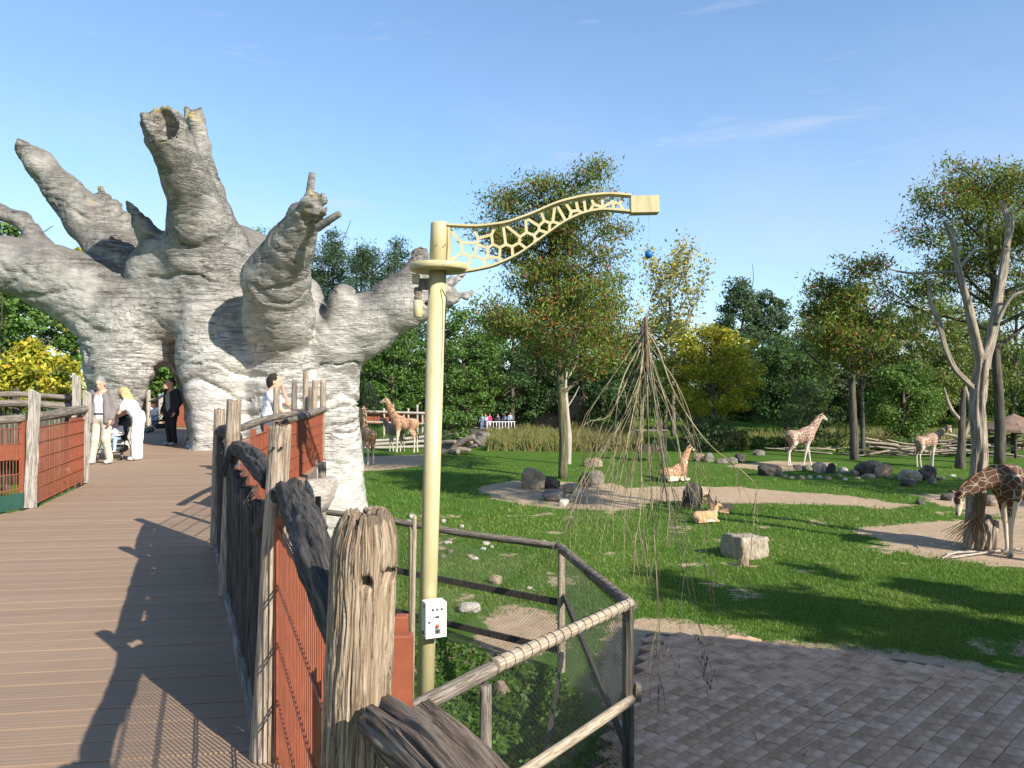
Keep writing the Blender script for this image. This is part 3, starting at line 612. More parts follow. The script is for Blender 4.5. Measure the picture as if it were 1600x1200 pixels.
for i in range(3):
    a, b = pts[i], pts[i+1]; k = (2, 3, 4)[i]
    for j in range(k):
        p0 = a+(b-a)*(j+.03)/k; p1 = a+(b-a)*(j+.97)/k
        if i: sheet(run, p0, p1, DECK-.05, DECK+.98, MAT['rust'])
        off = unit([-(b-a)[1], (b-a)[0]])*-.03
        wire_panel('mesh_panel', p0[:2]+off, p1[:2]+off, DECK, DECK+1.0, run, MAT['rust'], .10 if i else .05, .2, .005 if i else .0032, 4)
        MB().box((p0[0], p0[1], DECK+.5), (.05, .05, 1.15)).build('steel_post', MAT['rust'], run)
sub(run, run.children)
# timbers and a carved log under the lookout
for px_, py0, py1, d_, r_, mt, lb in ((487, 712, 790, 15.6, .13, 'pale_post', 'short pale post with rounded top beneath the lookout'), (503, 716, 800, 16.0, .09, 'grey_wood', 'slim grey post beneath the lookout beside the trunk'),
                              (497, 770, 860, 13.2, .05, 'dark_wood', 'thin dark stake standing before the carved log')):
    tp = W(px_, py0, d_); o = MB().log([(tp[0], tp[1], -.05), (tp[0], tp[1], tp[2])], [r_*1.05, r_], 16, 14, int(px_), .05, .1, gf=12).build('support_post', MAT[mt], None, True); tag(o, lb, 'post')
q0, q1 = W(470, 775, 13.6), W(520, 745, 14.6); o = MB().log([q0, (q0+q1)/2+[0, 0, -.1], q1], [.28, .30, .12], 24, 14, 77, .2, .16, gf=4).build('carved_log', MAT['pale_post'], None, True); tag(o, 'pale weathered log with upturned end against the trunk base', 'log')

# left side of the walkway
left = thing('timber_fence', 'fence of rust red mesh and pale posts left of the family', 'fence', (-6.6, 10, DECK))
l1, l2 = wz(47, 0, 10.1, DECK), wz(132, 0, 12.7, DECK); l0 = np.array([-6.85, 7.8, DECK])
def plank_post(q, h, w, seed, lean=.02):
    mb = MB(); n = 12; V_ = []; r = random.Random(seed)
    for i in range(n+1):
        z = h*i/n; o = .006*math.sin(i*1.3+seed)
        for sx, sy in ((-1, -1), (1, -1), (1, 1), (-1, 1)): V_.append((q[0]+lean*z/h+sx*w/2+o+r.uniform(-.004, .004), q[1]+sy*.04, q[2]+z+(.03*(-sx) if i == n else 0)))
    Fs = [(i*4+j, i*4+(j+1) % 4, i*4+4+(j+1) % 4, i*4+4+j) for i in range(n) for j in range(4)]+[(3, 2, 1, 0), (n*4, n*4+1, n*4+2, n*4+3)]
    V_ = np.array(V_); return mb.add(V_, Fs, V_*np.array([1, 1, 1.])).build('post', MAT['pale_post'], left)
plank_post(l1+[.0, 0, .0], 1.53, .115, 1, .06); plank_post(l2, 1.5, .10, 2, .05)
plank_post(wz(117, 0, 15.2, DECK), 1.80, .13, 3, .04)
MB().log([W(-20, 652, 9.6), W(35, 648, 10.1)], .055, 14, 14, 41, .08, .12).build('handrail', MAT['grey_wood'], left, True)
MB().log([W(50, 647, 10.15), W(90, 641, 11.4), W(133, 633, 12.7)], [.065, .075, .07], 16, 14, 42, .08, .12).build('handrail', MAT['grey_wood'], left, True)
wire_panel('mesh_panel', l0[:2], l1[:2]+[-.1, 0], DECK+.05, DECK+1.05, left, MAT['rust'], .05, .2, .0045); wire_panel('mesh_panel', l1[:2]+[.06, 0], l2[:2], DECK+.05, DECK+1.05, left, MAT['rust'], .05, .2, .0045)
MB().box((l1[0]-.10, l1[1], DECK+.58), (.06, .06, 1.2)).build('steel_post', MAT['rust'], left); MB().box((l2[0]-.085, l2[1], DECK+.55), (.05, .05, 1.2)).build('steel_post', MAT['rust'], left)
sheet(left, l1[:2]+(l2-l1)[:2]*.70+[-.03, .03], l2[:2]+[-.03, .03], DECK+.2, DECK+1.1, MAT['rust'])
sheet(left, l0[:2]+[-.02, .02], l1[:2]+[-.06, .02], DECK, DECK+.2, MAT['green_strip'], 'kick_plate'); sheet(left, l1[:2]+[.02, .02], l2[:2]+[-.02, .02], DECK, DECK+.2, MAT['green_strip'], 'kick_plate')
for s_ in range(7): q = l1+(l2-l1)*(s_+.7)/7.4; MB().box((q[0]+.025, q[1]-.01, DECK+.1), (.06, .012, .2), X=l2-l1, Y=(0, 1, 0)).build('kick_batten', MAT['rust'], left)
sub(left, left.children)
back = thing('timber_fence', 'dark stake fence with grey rails far left behind the red mesh', 'fence', (-11, 15.5, DECK))
for z_, py_ in ((.0, 626), (.12, 612)): MB().log([W(-60, py_+1, 15.2), W(30, py_-2, 15.4), W(112, py_+4, 15.6)], .06 if z_ else .075, 12, 14, 44+int(z_*10), .1, .12).build('handrail', MAT['grey_wood'], back, True)
for i in range(64):
    r = random.Random(900+i); q = W(-50+i*2.6, 0, 15.5); MB().log([(q[0], 15.55, DECK-.4), (q[0]+r.uniform(-.01, .01), 15.55, DECK+1.12+r.uniform(-.1, .06))], .010+r.random()*.006, 5, 2, i).build('stake', MAT['bark' if i % 3 else 'grey_wood'], back, True)
MB().box((-11.9, 15.75, DECK+.3), (5.2, .02, .86)).build('sheet_panel', MAT['rust'], back); MB().box((-11.9, 15.2, DECK+.28), (5.2, .06, .30)).build('board', MAT['rust'], back)
for px_, h_ in ((25, 1.55), (62, 1.3), (108, 1.45)): q = W(px_, 0, 15.7); post(back, (q[0], 15.7, DECK), (q[0], 15.7, DECK+h_), .07, MAT['bark'], px_, 10, 8)
sub(back, back.children)
beyond = thing('timber_fence', 'rust red fence with pale posts seen through the tree passage', 'fence', (-13, 31, DECK))
for px_, yt in ((232, 603), (251, 610), (205, 605)): q = W(px_, 0, 30.); post(beyond, (q[0], 30., DECK), (q[0], 30., W(0, yt, 30.)[2]), .09, MAT['pale_post'], px_, 8, 6)
MB().box((-13.6, 30.3, DECK+.5), (4., .03, 1.0)).build('sheet_panel', MAT['rust'], beyond); MB().log([(-16, 30.2, DECK+1.05), (-11, 30.2, DECK+1.05)], .07, 8, 8, 5).build('handrail', MAT['grey_wood'], beyond, True)
sub(beyond, beyond.children)

# ------------------------------------------------------------ chain-link pen round the feeding crane
pen = thing('chain_link_fence', 'chain link pen with round timber rails around the feeding crane', 'fence', (0, 12, 0))
A, B, C, D = np.array([.95, 14.8]), np.array([1.66, 11.]), np.array([-1.15, 7.35]), np.array([-5.4, 19.3]); HT = CAMZ-3.1
def chain(a, b, z0, z1, g=.075, r=.0023):
    d = b-a; ln = np.linalg.norm(d); u = d/ln; H = z1-z0; mb = MB()
    for s_ in (1, -1):
        k = int((ln+H)/g)
        for i in range(k+1):
            x0 = i*g-(H if s_ > 0 else 0); e0, e1 = (x0, x0+H) if s_ > 0 else (x0, x0-H)   # diagonal wires
            t0, t1 = 0., 1.
            for lim, sgn in ((0, 1), (ln, -1)):
                f0, f1 = (e0-lim)*sgn, (e1-lim)*sgn
                if f0 < 0 and f1 < 0: t0 = 2
                elif f0 < 0: t0 = max(t0, f0/(f0-f1))
                elif f1 < 0: t1 = min(t1, f0/(f0-f1))
            if t0 >= t1: continue
            P_ = [np.array([*(a+u*(e0+(e1-e0)*t_)), z0+H*t_]) for t_ in (t0, t1)]; mb.tube(P_, r, 3, False)
    return tag(mb.build('chain_link', MAT['wire'], pen), kind='stuff')
chain(A, B, .03, HT); chain(B, C, .03, HT); chain(D, A, .03, HT)
def pp(q, z=0.): return np.array([q[0], q[1], z])
for i, (q, r_, h_) in enumerate(((A, .075, HT+.03), (B, .085, HT-.05), (np.array([-.28, 8.15]), .07, HT-.07), (D, .08, HT), (A+(D-A)*.5, .07, HT))):
    post(pen, pp(q, -.1), pp(q, h_), r_, MAT['grey_wood' if i in (2,) else 'bark' if i == 1 else 'rail_wood'], 60+i, 14, 12)
MB().log([pp(D, HT+.02), pp(A+(D-A)*.6, HT+.04), pp(A+(D-A)*.3, HT-.01), pp(A, HT)], .075, 18, 14, 61, .08, .12).build('top_rail', MAT['grey_wood'], pen, True)
MB().log([pp(A+[-.05, .05], HT), pp((A+B)/2, HT-.03), pp(B+[.05, -.02], HT-.05)], [.08, .085, .09], 18, 16, 62, .08, .12).build('top_rail', MAT['grey_wood'], pen, True)
E_ = B+(C-B)*.66; MB().log([pp(B+[.03, .03], HT-.02), pp(B+(C-B)*.33, HT-.03), pp(E_, HT-.03)], [.078, .08, .085], 24, 20, 63, .05, .10).build('top_rail', MAT['rail_wood'], pen, True)  # pale wood, sunlight on this half put into its tone
MB().log([pp(E_+(C-B)*.01, HT-.05), pp(B+(C-B)*.85, HT-.08), pp(C+(C-B)*.1, HT-.1)], [.088, .085, .08], 24, 20, 64, .06, .12).build('top_rail', MAT['grey_wood'], pen, True)  # greyer weathered wood, the shadow on this half included in its colour
MB().log([pp(B, 1.03)+[.05, -.05, 0], pp(B+(C-B)*.5, 1.03)+[.05, -.05, 0], pp(C, 1.03)+[.05, -.05, 0]], .07, 18, 16, 65, .05, .1).build('lower_rail', MAT['rail_wood'], pen, True)
def board(a, b, w=.13): d = b-a; return MB().box((a+b)/2, (np.linalg.norm(d), .05, w), X=d, Y=(-d[1], d[0], 0)).build('brace_board', MAT['dark_wood'], pen)
board(pp(D, 1.35), pp(A, 1.32)); board(pp(D, .42), pp(A, .40)); board(pp(A, 1.45)+[.05, -.06, 0], pp(B, .15)+[.05, -.06, 0]); board(pp(A, .35)+[.02, -.1, 0], pp(B+[-1.4, -1.9], .32))
rg = MB(); d_ = unit(pp(C)-pp(B)); u_, w_ = frame(d_)
for i in range(18):
    c_ = pp(B, HT-.02)+(pp(E_, HT-.03)-pp(B, HT-.02))*(.03+i*.055); rg.tube([c_+(u_*math.cos(k*PI/6)+w_*math.sin(k*PI/6))*.086 for k in range(13)], .0045, 4, False)
d_ = unit(pp(B)-pp(A)); u_, w_ = frame(d_)
for i in range(8):
    c_ = pp(A, HT)+(pp(B, HT-.05)-pp(A, HT))*(.5+i*.06); rg.tube([c_+(u_*math.cos(k*PI/6)+w_*math.sin(k*PI/6))*.093 for k in range(13)], .0045, 4, False)
rg.build('tie_wires', MAT['black'], pen, True)['kind'] = 'stuff'
MB().box((B[0]+.14, B[1]-.02, 1.12), (.08, .16, .22), bev=.01).build('rail_bracket', MAT['grey_wood'], pen)
sub(pen, pen.children)
tp = W(648, 800, 11.9); o = post(None, (tp[0]-.06, 11.9, 0), tp, .035, MAT['rail_wood'], 71, 10, 16, 'slim_pole'); tag(o, 'slim pale timber pole beside the cream crane pole', 'pole')
# far rust fence behind the group of giraffes
far = thing('timber_fence', 'raised rust red board fence with white poles behind the giraffe group', 'fence', (-14, 74, 0))
for i in range(15):
    q0 = W(545+i*9, 0, 74); MB().box((q0[0]+.27, 74, 2.45), (.53, .05, 1.15+.04*(i % 3))).build('board', MAT['rust'], far)
for i, px_ in enumerate((572, 600, 614, 631, 638, 652, 660)): q = W(px_, 0, 73.7); post(far, (q[0], 73.7, 0), (q[0], 73.7, 3.0+(i % 3)*.35), .11, MAT['pale_post'], 80+i, 7, 4)
for z_, d_, r_ in ((3.0, 73.6, .12), (2.0, 73.5, .10)): MB().log([W(540, 0, d_)*[1, 1, 0]+[0, 0, z_+.1], W(600, 0, d_)*[1, 1, 0]+[0, 0, z_], W(672, 0, d_)*[1, 1, 0]+[0, 0, z_-.15]], r_, 8, 8, 81).build('rail', MAT['pale_post'], far, True)
sub(far, far.children)
low = thing('timber_fence', 'low bleached log barrier behind the giraffe legs', 'fence', (-10, 68, 0))
for i, (x0, x1, y0_, y1_) in enumerate(((540, 665, 690, 683), (545, 668, 694, 691), (560, 670, 684, 676))): MB().log([W(x0, y0_, 68), W((x0+x1)/2, (y0_+y1_)/2+1, 68), W(x1, y1_, 68)], .14, 8, 8, 90+i, .15).build('rail', MAT['pale_post'], low, True)
sub(low, low.children)
# ------------------------------------------------------------ feeding crane
DC = 11.0
cr = thing('feeding_crane', 'cream painted crane pole with curved lattice arm', 'crane', tuple(wz(661, 0, DC, 0)))
co = np.array(cr.location)
def cl(px, py, d=DC): return W(px, py, d)-co
b0, b1, b2 = np.array([0., 0, 0]), cl(684, 415), cl(687, 342)
MB().tube([b0, b1], .125, 40).build('pole', MAT['cream'], cr, True)
MB().tube([b1, b2-[0, 0, .02], b2], [.127, .127, .118], 40).build('mast_head', MAT['cream'], cr, True)
for px_ in (682, 695): MB().lathe(cl(px_, 377, DC-.128), [(.011, 0), (.011, .012)], 10, (0, -1, 0)).build('bolt', MAT['grey_wood'], cr)
MB().lathe(cl(686, 418), [(.40, 0), (.425, .02), (.425, .085), (.41, .10)], 56).build('slew_disc', MAT['cream'], cr, True)
MB().lathe(b0, [(.24, 0), (.24, .03), (.13, .04)], 24).build('base_plate', MAT['cream'], cr)
TOP = np.array([(699, 346), (745, 348), (790, 343), (830, 329), (870, 311), (910, 301), (950, 297), (986, 300)], float)
BOT = np.array([(699, 419), (730, 418), (770, 410), (810, 392), (850, 363), (880, 341), (910, 327), (940, 321), (986, 325)], float)
def spl(Pt, n=60):
    x = np.linspace(Pt[0, 0], Pt[-1, 0], n); y = np.interp(x, Pt[:, 0], Pt[:, 1])
    for _ in range(6): y[1:-1] = (y[:-2]+2*y[1:-1]+y[2:])/4
    return np.stack([x, y], 1)
T_, B_ = spl(TOP), spl(BOT)
def ribbon(Pt, name, wd_, th):
    mb = MB(); V_ = []
    for x, y in Pt:
        c = cl(x, y)
        for sy, sz in ((-1, -1), (1, -1), (1, 1), (-1, 1)): V_.append(c+[0, sy*wd_/2, sz*th/2])
    n = len(Pt); Fs = [(i*4+j, i*4+(j+1) % 4, i*4+4+(j+1) % 4, i*4+4+j) for i in range(n-1) for j in range(4)]+[(0, 1, 2, 3), (n*4-1, n*4-2, n*4-3, n*4-4)]
    return mb.add(V_, Fs).build(name, MAT['cream'], cr)
ribbon(T_, 'top_flange', .17, .028); ribbon(B_, 'bottom_flange', .17, .030)
zs = [(415, 385), (490, 350), (330, 455), (415, 440), (370, 515), (455, 530), (485, 465), (505, 405), (580, 395), (550, 465), (545, 525), (620, 470), (650, 385), (695, 330), (745, 400), (695, 465), (775, 325), (800, 285), (840, 325), (825, 372), (820, 420), (895, 330), (865, 262), (915, 268), (965, 240), (1005, 212), (1045, 203), (1012, 252), (1090, 197), (1140, 183), (1130, 217), (1195, 178), (1210, 205), (1255, 170), (1250, 205), (1290, 185)]
S = np.array([(620+x/3.636, 260+y/3.636) for x, y in zs]); lat = MB()
def inside(p): return np.interp(p[0], T_[:, 0], T_[:, 1])-1 < p[1] < np.interp(p[0], B_[:, 0], B_[:, 1])+1 and 699 <= p[0] <= 986
for i in range(len(S)):
    for j in range(i+1, len(S)):
        mdp = (S[i]+S[j])/2; dr = S[j]-S[i]
        if np.hypot(*dr) > 75: continue
        tn = np.array([-dr[1], dr[0]])/np.hypot(*dr); ts = np.linspace(-60, 60, 161); Pn = mdp+ts[:, None]*tn
        dd = np.linalg.norm(Pn[:, None]-S[None], axis=2); own = dd[:, i]; ok = (dd.min(1) >= own-1e-6) & np.array([inside(q) for q in Pn])
        if ok.sum() < 2: continue
        k = np.where(ok)[0]; a, b = cl(*Pn[k[0]]), cl(*Pn[k[-1]]); d = b-a
        if np.linalg.norm(d) < .02: continue
        lat.box((a+b)/2, (np.linalg.norm(d)+.022, .018+.00035*(len(lat.v) % 29), .040), X=d, Y=(0, 1, 0))
lat.build('lattice_web', MAT['cream'], cr)
MB().box((cl(702, 346)+cl(702, 419))/2, (.04, .12, .68)).build('arm_hinge', MAT['cream'], cr)
MB().box(cl(1006.5, 315), (.40, .20, .245), X=(1, 0, .02), bev=.006).build('end_box', MAT['cream'], cr)
# winch motor under the disc
MB().lathe(cl(653, 490), [(.055, 0), (.068, .01), (.068, .24), (.05, .25)], 24).build('winch_motor', MAT['cream'], cr, True)
MB().lathe(cl(653, 463), [(.05, 0), (.06, .05), (.04, .06), (.06, .10), (.055, .18)], 20).build('gearbox', MAT['grey_wood'], cr, True)
MB().box(cl(650, 430, DC-.02), (.10, .12, .14), bev=.01).build('junction_box', MAT['cream'], cr)
MB().box(cl(663, 438), (.16, .06, .16)).build('bracket', MAT['grey_wood'], cr)
MB().tube([cl(690, 445, DC-.13), cl(698, 460, DC-.15), cl(696, 480, DC-.12), cl(694, 560, DC-.11)], .008, 6).build('cable_loop', MAT['black'], cr, True)
# control box facing the walkway, turned a little to the right
cb = MB().box((0, 0, 0), (.30, .20, .50), bev=.008).build('control_box', MAT['white'], cr, loc=Vector(cl(678, 960, DC-.24)), rotz=math.radians(24))
def onbox(x, z, r, mat, nm, h=.02): MB().lathe((x, -.1, z), [(r, 0), (r, h*.7), (r*.8, h)], 14, (0, -1, 0)).build(nm, mat, cb, True)
MAT['red'] = flat('red_knob', (.45, .08, .03), .4); MAT['blue'] = simple('blue_ball', [(.3, (.01, .10, .30)), (.7, (.02, .16, .42))], 6., .4)
for x in (-.05, .015, .08): onbox(x, .15, .016, MAT['black'], 'button')
onbox(.015, -.08, .028, MAT['red'], 'emergency_knob', .035); onbox(-.10, -.02, .018, MAT['black'], 'lock', .012)
MB().box((.015, -.106, .045), (.06, .012, .025)).build('switch', MAT['black'], cb); MB().box((.02, -.104, -.155), (.085, .008, .07)).build('switch_plate', MAT['steel'], cb); onbox(.02, -.155, .018, MAT['black'], 'selector')
MB().box((-.153, .03, -.19), (.008, .06, .05)).build('vent', MAT['black'], cb); MB().box((-.153, -.03, .19), (.008, .03, .05)).build('hinge', MAT['steel'], cb)
MB().box((0, -.101, 0), (.285, .006, .485)).build('door', MAT['white'], cb)
# hoist cable with its blue ball
MB().tube([cl(1014, 326), cl(1014, 392), cl(1010, 490)], .0028, 5).build('hoist_cable', MAT['steel'], cr)
bl = MB(); prof = [(.058*math.sin(PI*i/14), -.058*math.cos(PI*i/14)) for i in range(15)]; bl.lathe(cl(1014, 391.5), prof, 20).build('cable_ball', MAT['blue'], cr, True)
# the bundle of browse branches that hangs from it
bu = thing('branch_bundle', 'bundle of bare willow branches hanging from the crane over the lawn', 'branches', tuple(W(1009, 492, DC)))
bo = np.array(bu.location)
def bl_(px, py, d=DC): return W(px, py, d)-bo
LEAF_V = []; 
MAT['brown_log'] = wood('brown_branch_butt', (.07, .042, .026), (.19, .118, .075), (.33, .225, .15))
MB().log([bl_(1009, 489), bl_(1010, 530), bl_(1011, 570)], [.03, .033, .026], 12, 8, 5, gf=12).build('butt', MAT['brown_log'], bu, True)
MB().log([bl_(1003, 500), bl_(1004, 545), bl_(1002, 590)], [.024, .025, .02], 10, 8, 6, gf=12).build('butt', MAT['bark'], bu, True)
main = [[(1004, 495), (1007, 600), (1015, 700), (1020, 790), (1030, 960), (1029, 1080)], [(1002, 520), (1001, 640), (1003, 760), (1012, 905)], [(1010, 500), (1012, 640), (1018, 770), (1026, 900), (1030, 1010)],
        [(1013, 515), (1030, 545), (1050, 600), (1075, 645), (1110, 690), (1150, 722), (1181, 752), (1180, 776), (1178, 800)], [(1000, 540), (970, 610), (940, 660), (918, 720), (905, 760), (876, 840)],
        [(1000, 560), (968, 640), (930, 700), (900, 760)], [(1002, 530), (975, 580), (955, 640), (922, 652)], [(1012, 540), (1040, 620), (1058, 680), (1062, 700), (1068, 735), (1090, 775)], [(1008, 560), (1028, 640), (1046, 740), (1075, 840), (1130, 905)],
        [(1005, 560), (985, 660), (970, 740), (955, 800)], [(1007, 570), (1002, 700), (1000, 800), (985, 860)], [(1010, 560), (1030, 660), (1040, 760), (1060, 860), (1105, 1015)], [(1012, 530), (1055, 590), (1080, 650), (1087, 710), (1090, 760)]]
rb = random.Random(12)
for k in range(20):
    sx = rb.choice([-1, 1, 1, -1, .4, -.4]); e = rb.uniform(30, 135)*sx; l = rb.uniform(130, 290); y0_ = rb.uniform(505, 600); x0 = 1008+rb.uniform(-7, 7)
    main.append([(x0, y0_), (x0+e*.35+rb.uniform(-8, 8), y0_+l*.35), (x0+e*.72+rb.uniform(-12, 12), y0_+l*.7), (x0+e*.95+rb.uniform(-15, 15), y0_+l)])
for k, pl in enumerate(main):
    dz = rb.uniform(-1.1, .9) if k > 2 else rb.uniform(-.1, .1); n = len(pl); Pw = [bl_(x, y, DC+dz*(i/(n-1))**.8) for i, (x, y) in enumerate(pl)]
    r0 = (.0135 if k < 13 else .0068)*rb.uniform(.8, 1.2); mb = MB(); mb.log(Pw, [r0*(1-.75*i/(n-1)) for i in range(n)], 6, 5, k, .1, .1)
    for j in range(6 if k < 13 else 3):                       # side twigs, hanging
        i = rb.randrange(max(1, n//2-1), n-1); f = rb.random(); p0 = Pw[i]*(1-f)+Pw[i+1]*f; d = unit(Pw[i+1]-Pw[i])
        e = unit(d+np.array([rb.uniform(-.6, .6), rb.uniform(-.6, .6), -.5])); l = rb.uniform(.3, 1.1); p2 = p0+e*l*.5; p3 = p2+unit(e+np.array([0, 0, -.8]))*l*.5
        mb.tube([p0, p2, p3], [.0055, .004, .0018], 4, False)
        for s_ in range(2):
            q = p0+(p3-p0)*rb.uniform(.3, 1); mb.tube([q, q+np.array([rb.uniform(-.15, .15), rb.uniform(-.15, .15), -rb.uniform(.1, .35)])], [.003, .0012], 3, False)
    mb.build('branch', MAT['bark'] if k in (0, 8, 11) else MAT['willow'], bu, True)
for px_, py_ in ((1045, 1010), (1058, 1025), (1100, 1020), (1103, 1030), (1107, 1060), (1032, 1000), (1092, 990)):
    mb = MB(); c = bl_(px_, py_)
    for j in range(14):
        a0 = rb.uniform(0, 2*PI); q = c+[rb.uniform(-.05, .05), rb.uniform(-.05, .05), rb.uniform(-.14, .12)]; d = np.array([math.cos(a0)*.04, math.sin(a0)*.04, -rb.uniform(.06, .12)]); s_ = np.array([-math.sin(a0), math.cos(a0), 0])*.008
        mb.add([q, q+d*.5+s_, q+d, q+d*.5-s_], [(0, 1, 2, 3)])
    mb.build('leaf_tuft', MAT['bark'], bu)
# ------------------------------------------------------------ giraffes and antelopes
def giraffe_mat(name, dark, light, scale=4.6, line=.055):
    m, t, p = new_mat(name); v = coords(t, 'Object', (1, 1, 1)); nv = N(t, 'ShaderNodeTexNoise', i_Scale=2.5, i_Detail=2.); L(t, v, nv.inputs['Vector'])
    wv = N(t, 'ShaderNodeMixRGB', blend_type='ADD', i_0=.12); L(t, v, wv.inputs[1]); L(t, nv.outputs['Color'], wv.inputs[2])
    vo = N(t, 'ShaderNodeTexVoronoi', feature='DISTANCE_TO_EDGE', i_Scale=scale, i_Randomness=.75); L(t, wv.outputs[0], vo.inputs['Vector'])
    at = N(t, 'ShaderNodeAttribute', attribute_name='pale'); ln_ = math_(t, 'ADD', line, math_(t, 'MULTIPLY', at.outputs['Fac'], .7))
    f = math_(t, 'MULTIPLY', math_(t, 'SUBTRACT', ln_, vo.outputs['Distance']), 30., True)
    br = mixc(t, noise(t, v, 7., 4.), dark, tuple(x*1.5 for x in dark)); L(t, mixc(t, f, br, light), p.inputs['Base Color'])
    p.inputs['Roughness'].default_value = .8; p.inputs['Specular IOR Level'].default_value = .2; bump(t, p, noise(t, v, 60., 3.), .25, .01); return m
GM = {'warm': giraffe_mat('giraffe_coat_warm', (.26, .115, .05), (.56, .47, .36)), 'dark': giraffe_mat('giraffe_coat_dark', (.075, .036, .021), (.52, .43, .32), 4.2, .036), 'mid': giraffe_mat('giraffe_coat_mid', (.20, .10, .06), (.55, .48, .395), 5.2, .07)}
MAT['mane'] = flat('mane_hair', (.22, .10, .045), .9); MAT['tuft'] = flat('tail_tuft', (.02, .015, .012), .9); MAT['hoof'] = flat('hoof_horn', (.16, .13, .10), .6)
def giraffe(label, loc, rotz, mat, neck, muzzle, legs, scale=1., res=.042, lying=False, tail=(-1.02, .05, 1.35), group='giraffes in the paddock', lift=0.):
    """x forward, z up. neck = points from withers to poll; legs = [(knee, foot)] fl fr hl hr as (x,y,z)"""
    t = thing('giraffe', label, 'giraffe', loc, rotz, group); t.scale = (scale,)*3
    nk = [np.array(x, float) for x in neck]; mz = np.array(muzzle, float); zb = lift
    allp = np.array(nk+[mz]+[np.array(p_) for lg in legs for p_ in lg]+[(-1.2, -.45, zb+1.7), (1, .45, zb+2.9)]); f = Field(allp.min(0)-.35, allp.max(0)+.4, res)
    B = lambda x, y, z: np.array([x, y, z+zb])
    f.cap(B(-.66, 0, 2.18), B(-.1, 0, 2.12), .40, .44, .12, (1, .88, 1)); f.cap(B(-.1, 0, 2.12), B(.48, 0, 2.24), .44, .50, .12, (1, .82, 1)); f.cap(B(.32, 0, 2.52), B(.62, 0, 2.45), .28, .34, .2, (1, .75, 1))
    f.cap(B(-.8, 0, 2.3), B(-.55, 0, 2.3), .24, .3, .15); f.cap(B(.66, 0, 2.12), B(.72, 0, 2.4), .30, .28, .2, (1, .8, 1))
    rn = np.linspace(.30, .125, len(nk)); f.chain([B(.58, 0, 2.42)]+nk, [.34]+list(rn), .14, (1, .72, 1) if not lying else (1, .9, 1))
    poll = nk[-1]; hd = unit(mz-poll); ln = np.linalg.norm(mz-poll); up_ = unit(np.array([0, 0, 1.])-hd*hd[2]); sd_ = np.cross(hd, up_)
    f.chain([poll+up_*.02, poll+hd*ln*.38+up_*.015, poll+hd*ln*.75, mz], [.135, .125, .085, .078], .06, (1, .85, 1))
    f.cap(poll+hd*ln*.3+up_*.1, poll+hd*ln*.42+up_*.09, .055, .04, .06)
    for s_ in (-1, 1):
        f.cap(poll+up_*.10+sd_*s_*.055, poll+up_*.27-hd*.05+sd_*s_*.075, .032, .038, .02)           # ossicones
        f.cap(poll+sd_*s_*.11+up_*.03-hd*.03, poll+sd_*s_*.30+up_*.07-hd*.08, .048, .022, .03, (1, .7, 1))   # ears
    for i, (kn, ft) in enumerate(legs):
        y = kn[1]; s_ = 1 if y > 0 else -1; kn = np.array(kn, float); ft = np.array(ft, float)
        if i < 2:
            f.chain([B(.50, s_*.22, 2.25), B(.50, s_*.22, 1.85), kn], [.24, .20, .088], .10); f.cap(kn, kn+[0.015, 0, 0], .092, .08, .03)
        else:
            st = B(-.50, s_*.22, 1.72) if not lying else B(-.45, s_*.34, 1.85); f.chain([B(-.66, s_*.16, 2.2), st], [.34, .22], .12); f.chain([st, kn], [.20, .085], .08); f.cap(kn, kn+[-.02, 0, .05], .085, .07, .03)
        fk = ft+(kn-ft)*.16; f.chain([kn, kn+(ft-kn)*.5, fk], [.078, .055, .058], .03); f.cap(fk, ft+[.02, 0, .05], .058, .072, .03); f.cap(ft+[.0, 0, .04], ft+[.07, 0, .035], .075, .07, .02)
    f.chain([B(-.93, 0, 2.4), B(-1.04, 0, 2.15), np.array(tail)+[0, 0, zb]], [.05, .03, .022], .04)
    V, Q = f.mesh(); pale = np.zeros(len(V))
    for i, (kn, ft) in enumerate(legs):
        hi = kn[2]+.18 if not lying else -9; dk = np.linalg.norm(V[:, :2]-np.array(kn)[:2], axis=1)
        pale = np.maximum(pale, np.clip((hi-V[:, 2])/.5, 0, 1) if not lying else 0)
    if lying: pale = np.clip((.42-V[:, 2])/.2, 0, 1)
    dm = np.linalg.norm(V-(poll+hd*ln*.7), axis=1); pale = np.maximum(pale, np.clip(1-(dm-.12)/.2, 0, 1)*.3); pale = np.maximum(pale, np.clip((zb+1.78-V[:, 2])/.12, 0, 1)*(np.abs(V[:, 0]) < .6)*.8 if not lying else 0)
    ob('body', npmesh('body', V, Q, mat, True, {'pale': ('FLOAT', pale)}), t)
    mn = MB(); pts_ = [B(.42, 0, 2.78)]+[n_+unit(np.cross([0, 1., 0], (nk[min(i+1, len(nk)-1)]-nk[max(i-1, 0)])))*-rn[i]*.98 for i, n_ in enumerate(nk)]
    for i in range(len(pts_)-1): mn.box((pts_[i]+pts_[i+1])/2, (np.linalg.norm(pts_[i+1]-pts_[i])*1.05, .045, .14), X=pts_[i+1]-pts_[i], Y=(0, 1, 0))
    mn.build('mane', MAT['mane'], t, True)
    tl = np.array(tail)+[0, 0, zb]; MB().log([tl+[0, 0, .08], tl+[-.02, 0, -.15], tl+[-.04, 0, -.4]], [.03, .05, .015], 8, 5, 3, .2, .2).build('tail_tuft', MAT['tuft'], t, True)
    for s_ in (-1, 1):
        e = poll+hd*ln*.30+sd_*s_*.115+up_*.045; MB().lathe(e, [(.004, -.025), (.024, -.012), (.027, 0), (.022, .014), (.004, .025)], 10, up_).build('eye', MAT['tuft'], t, True)
        MB().lathe(poll+up_*.26-hd*.05+sd_*s_*.075, [(.03, 0), (.042, .02), (.03, .05)], 8, up_).build('horn_tip', MAT['tuft'], t, True)
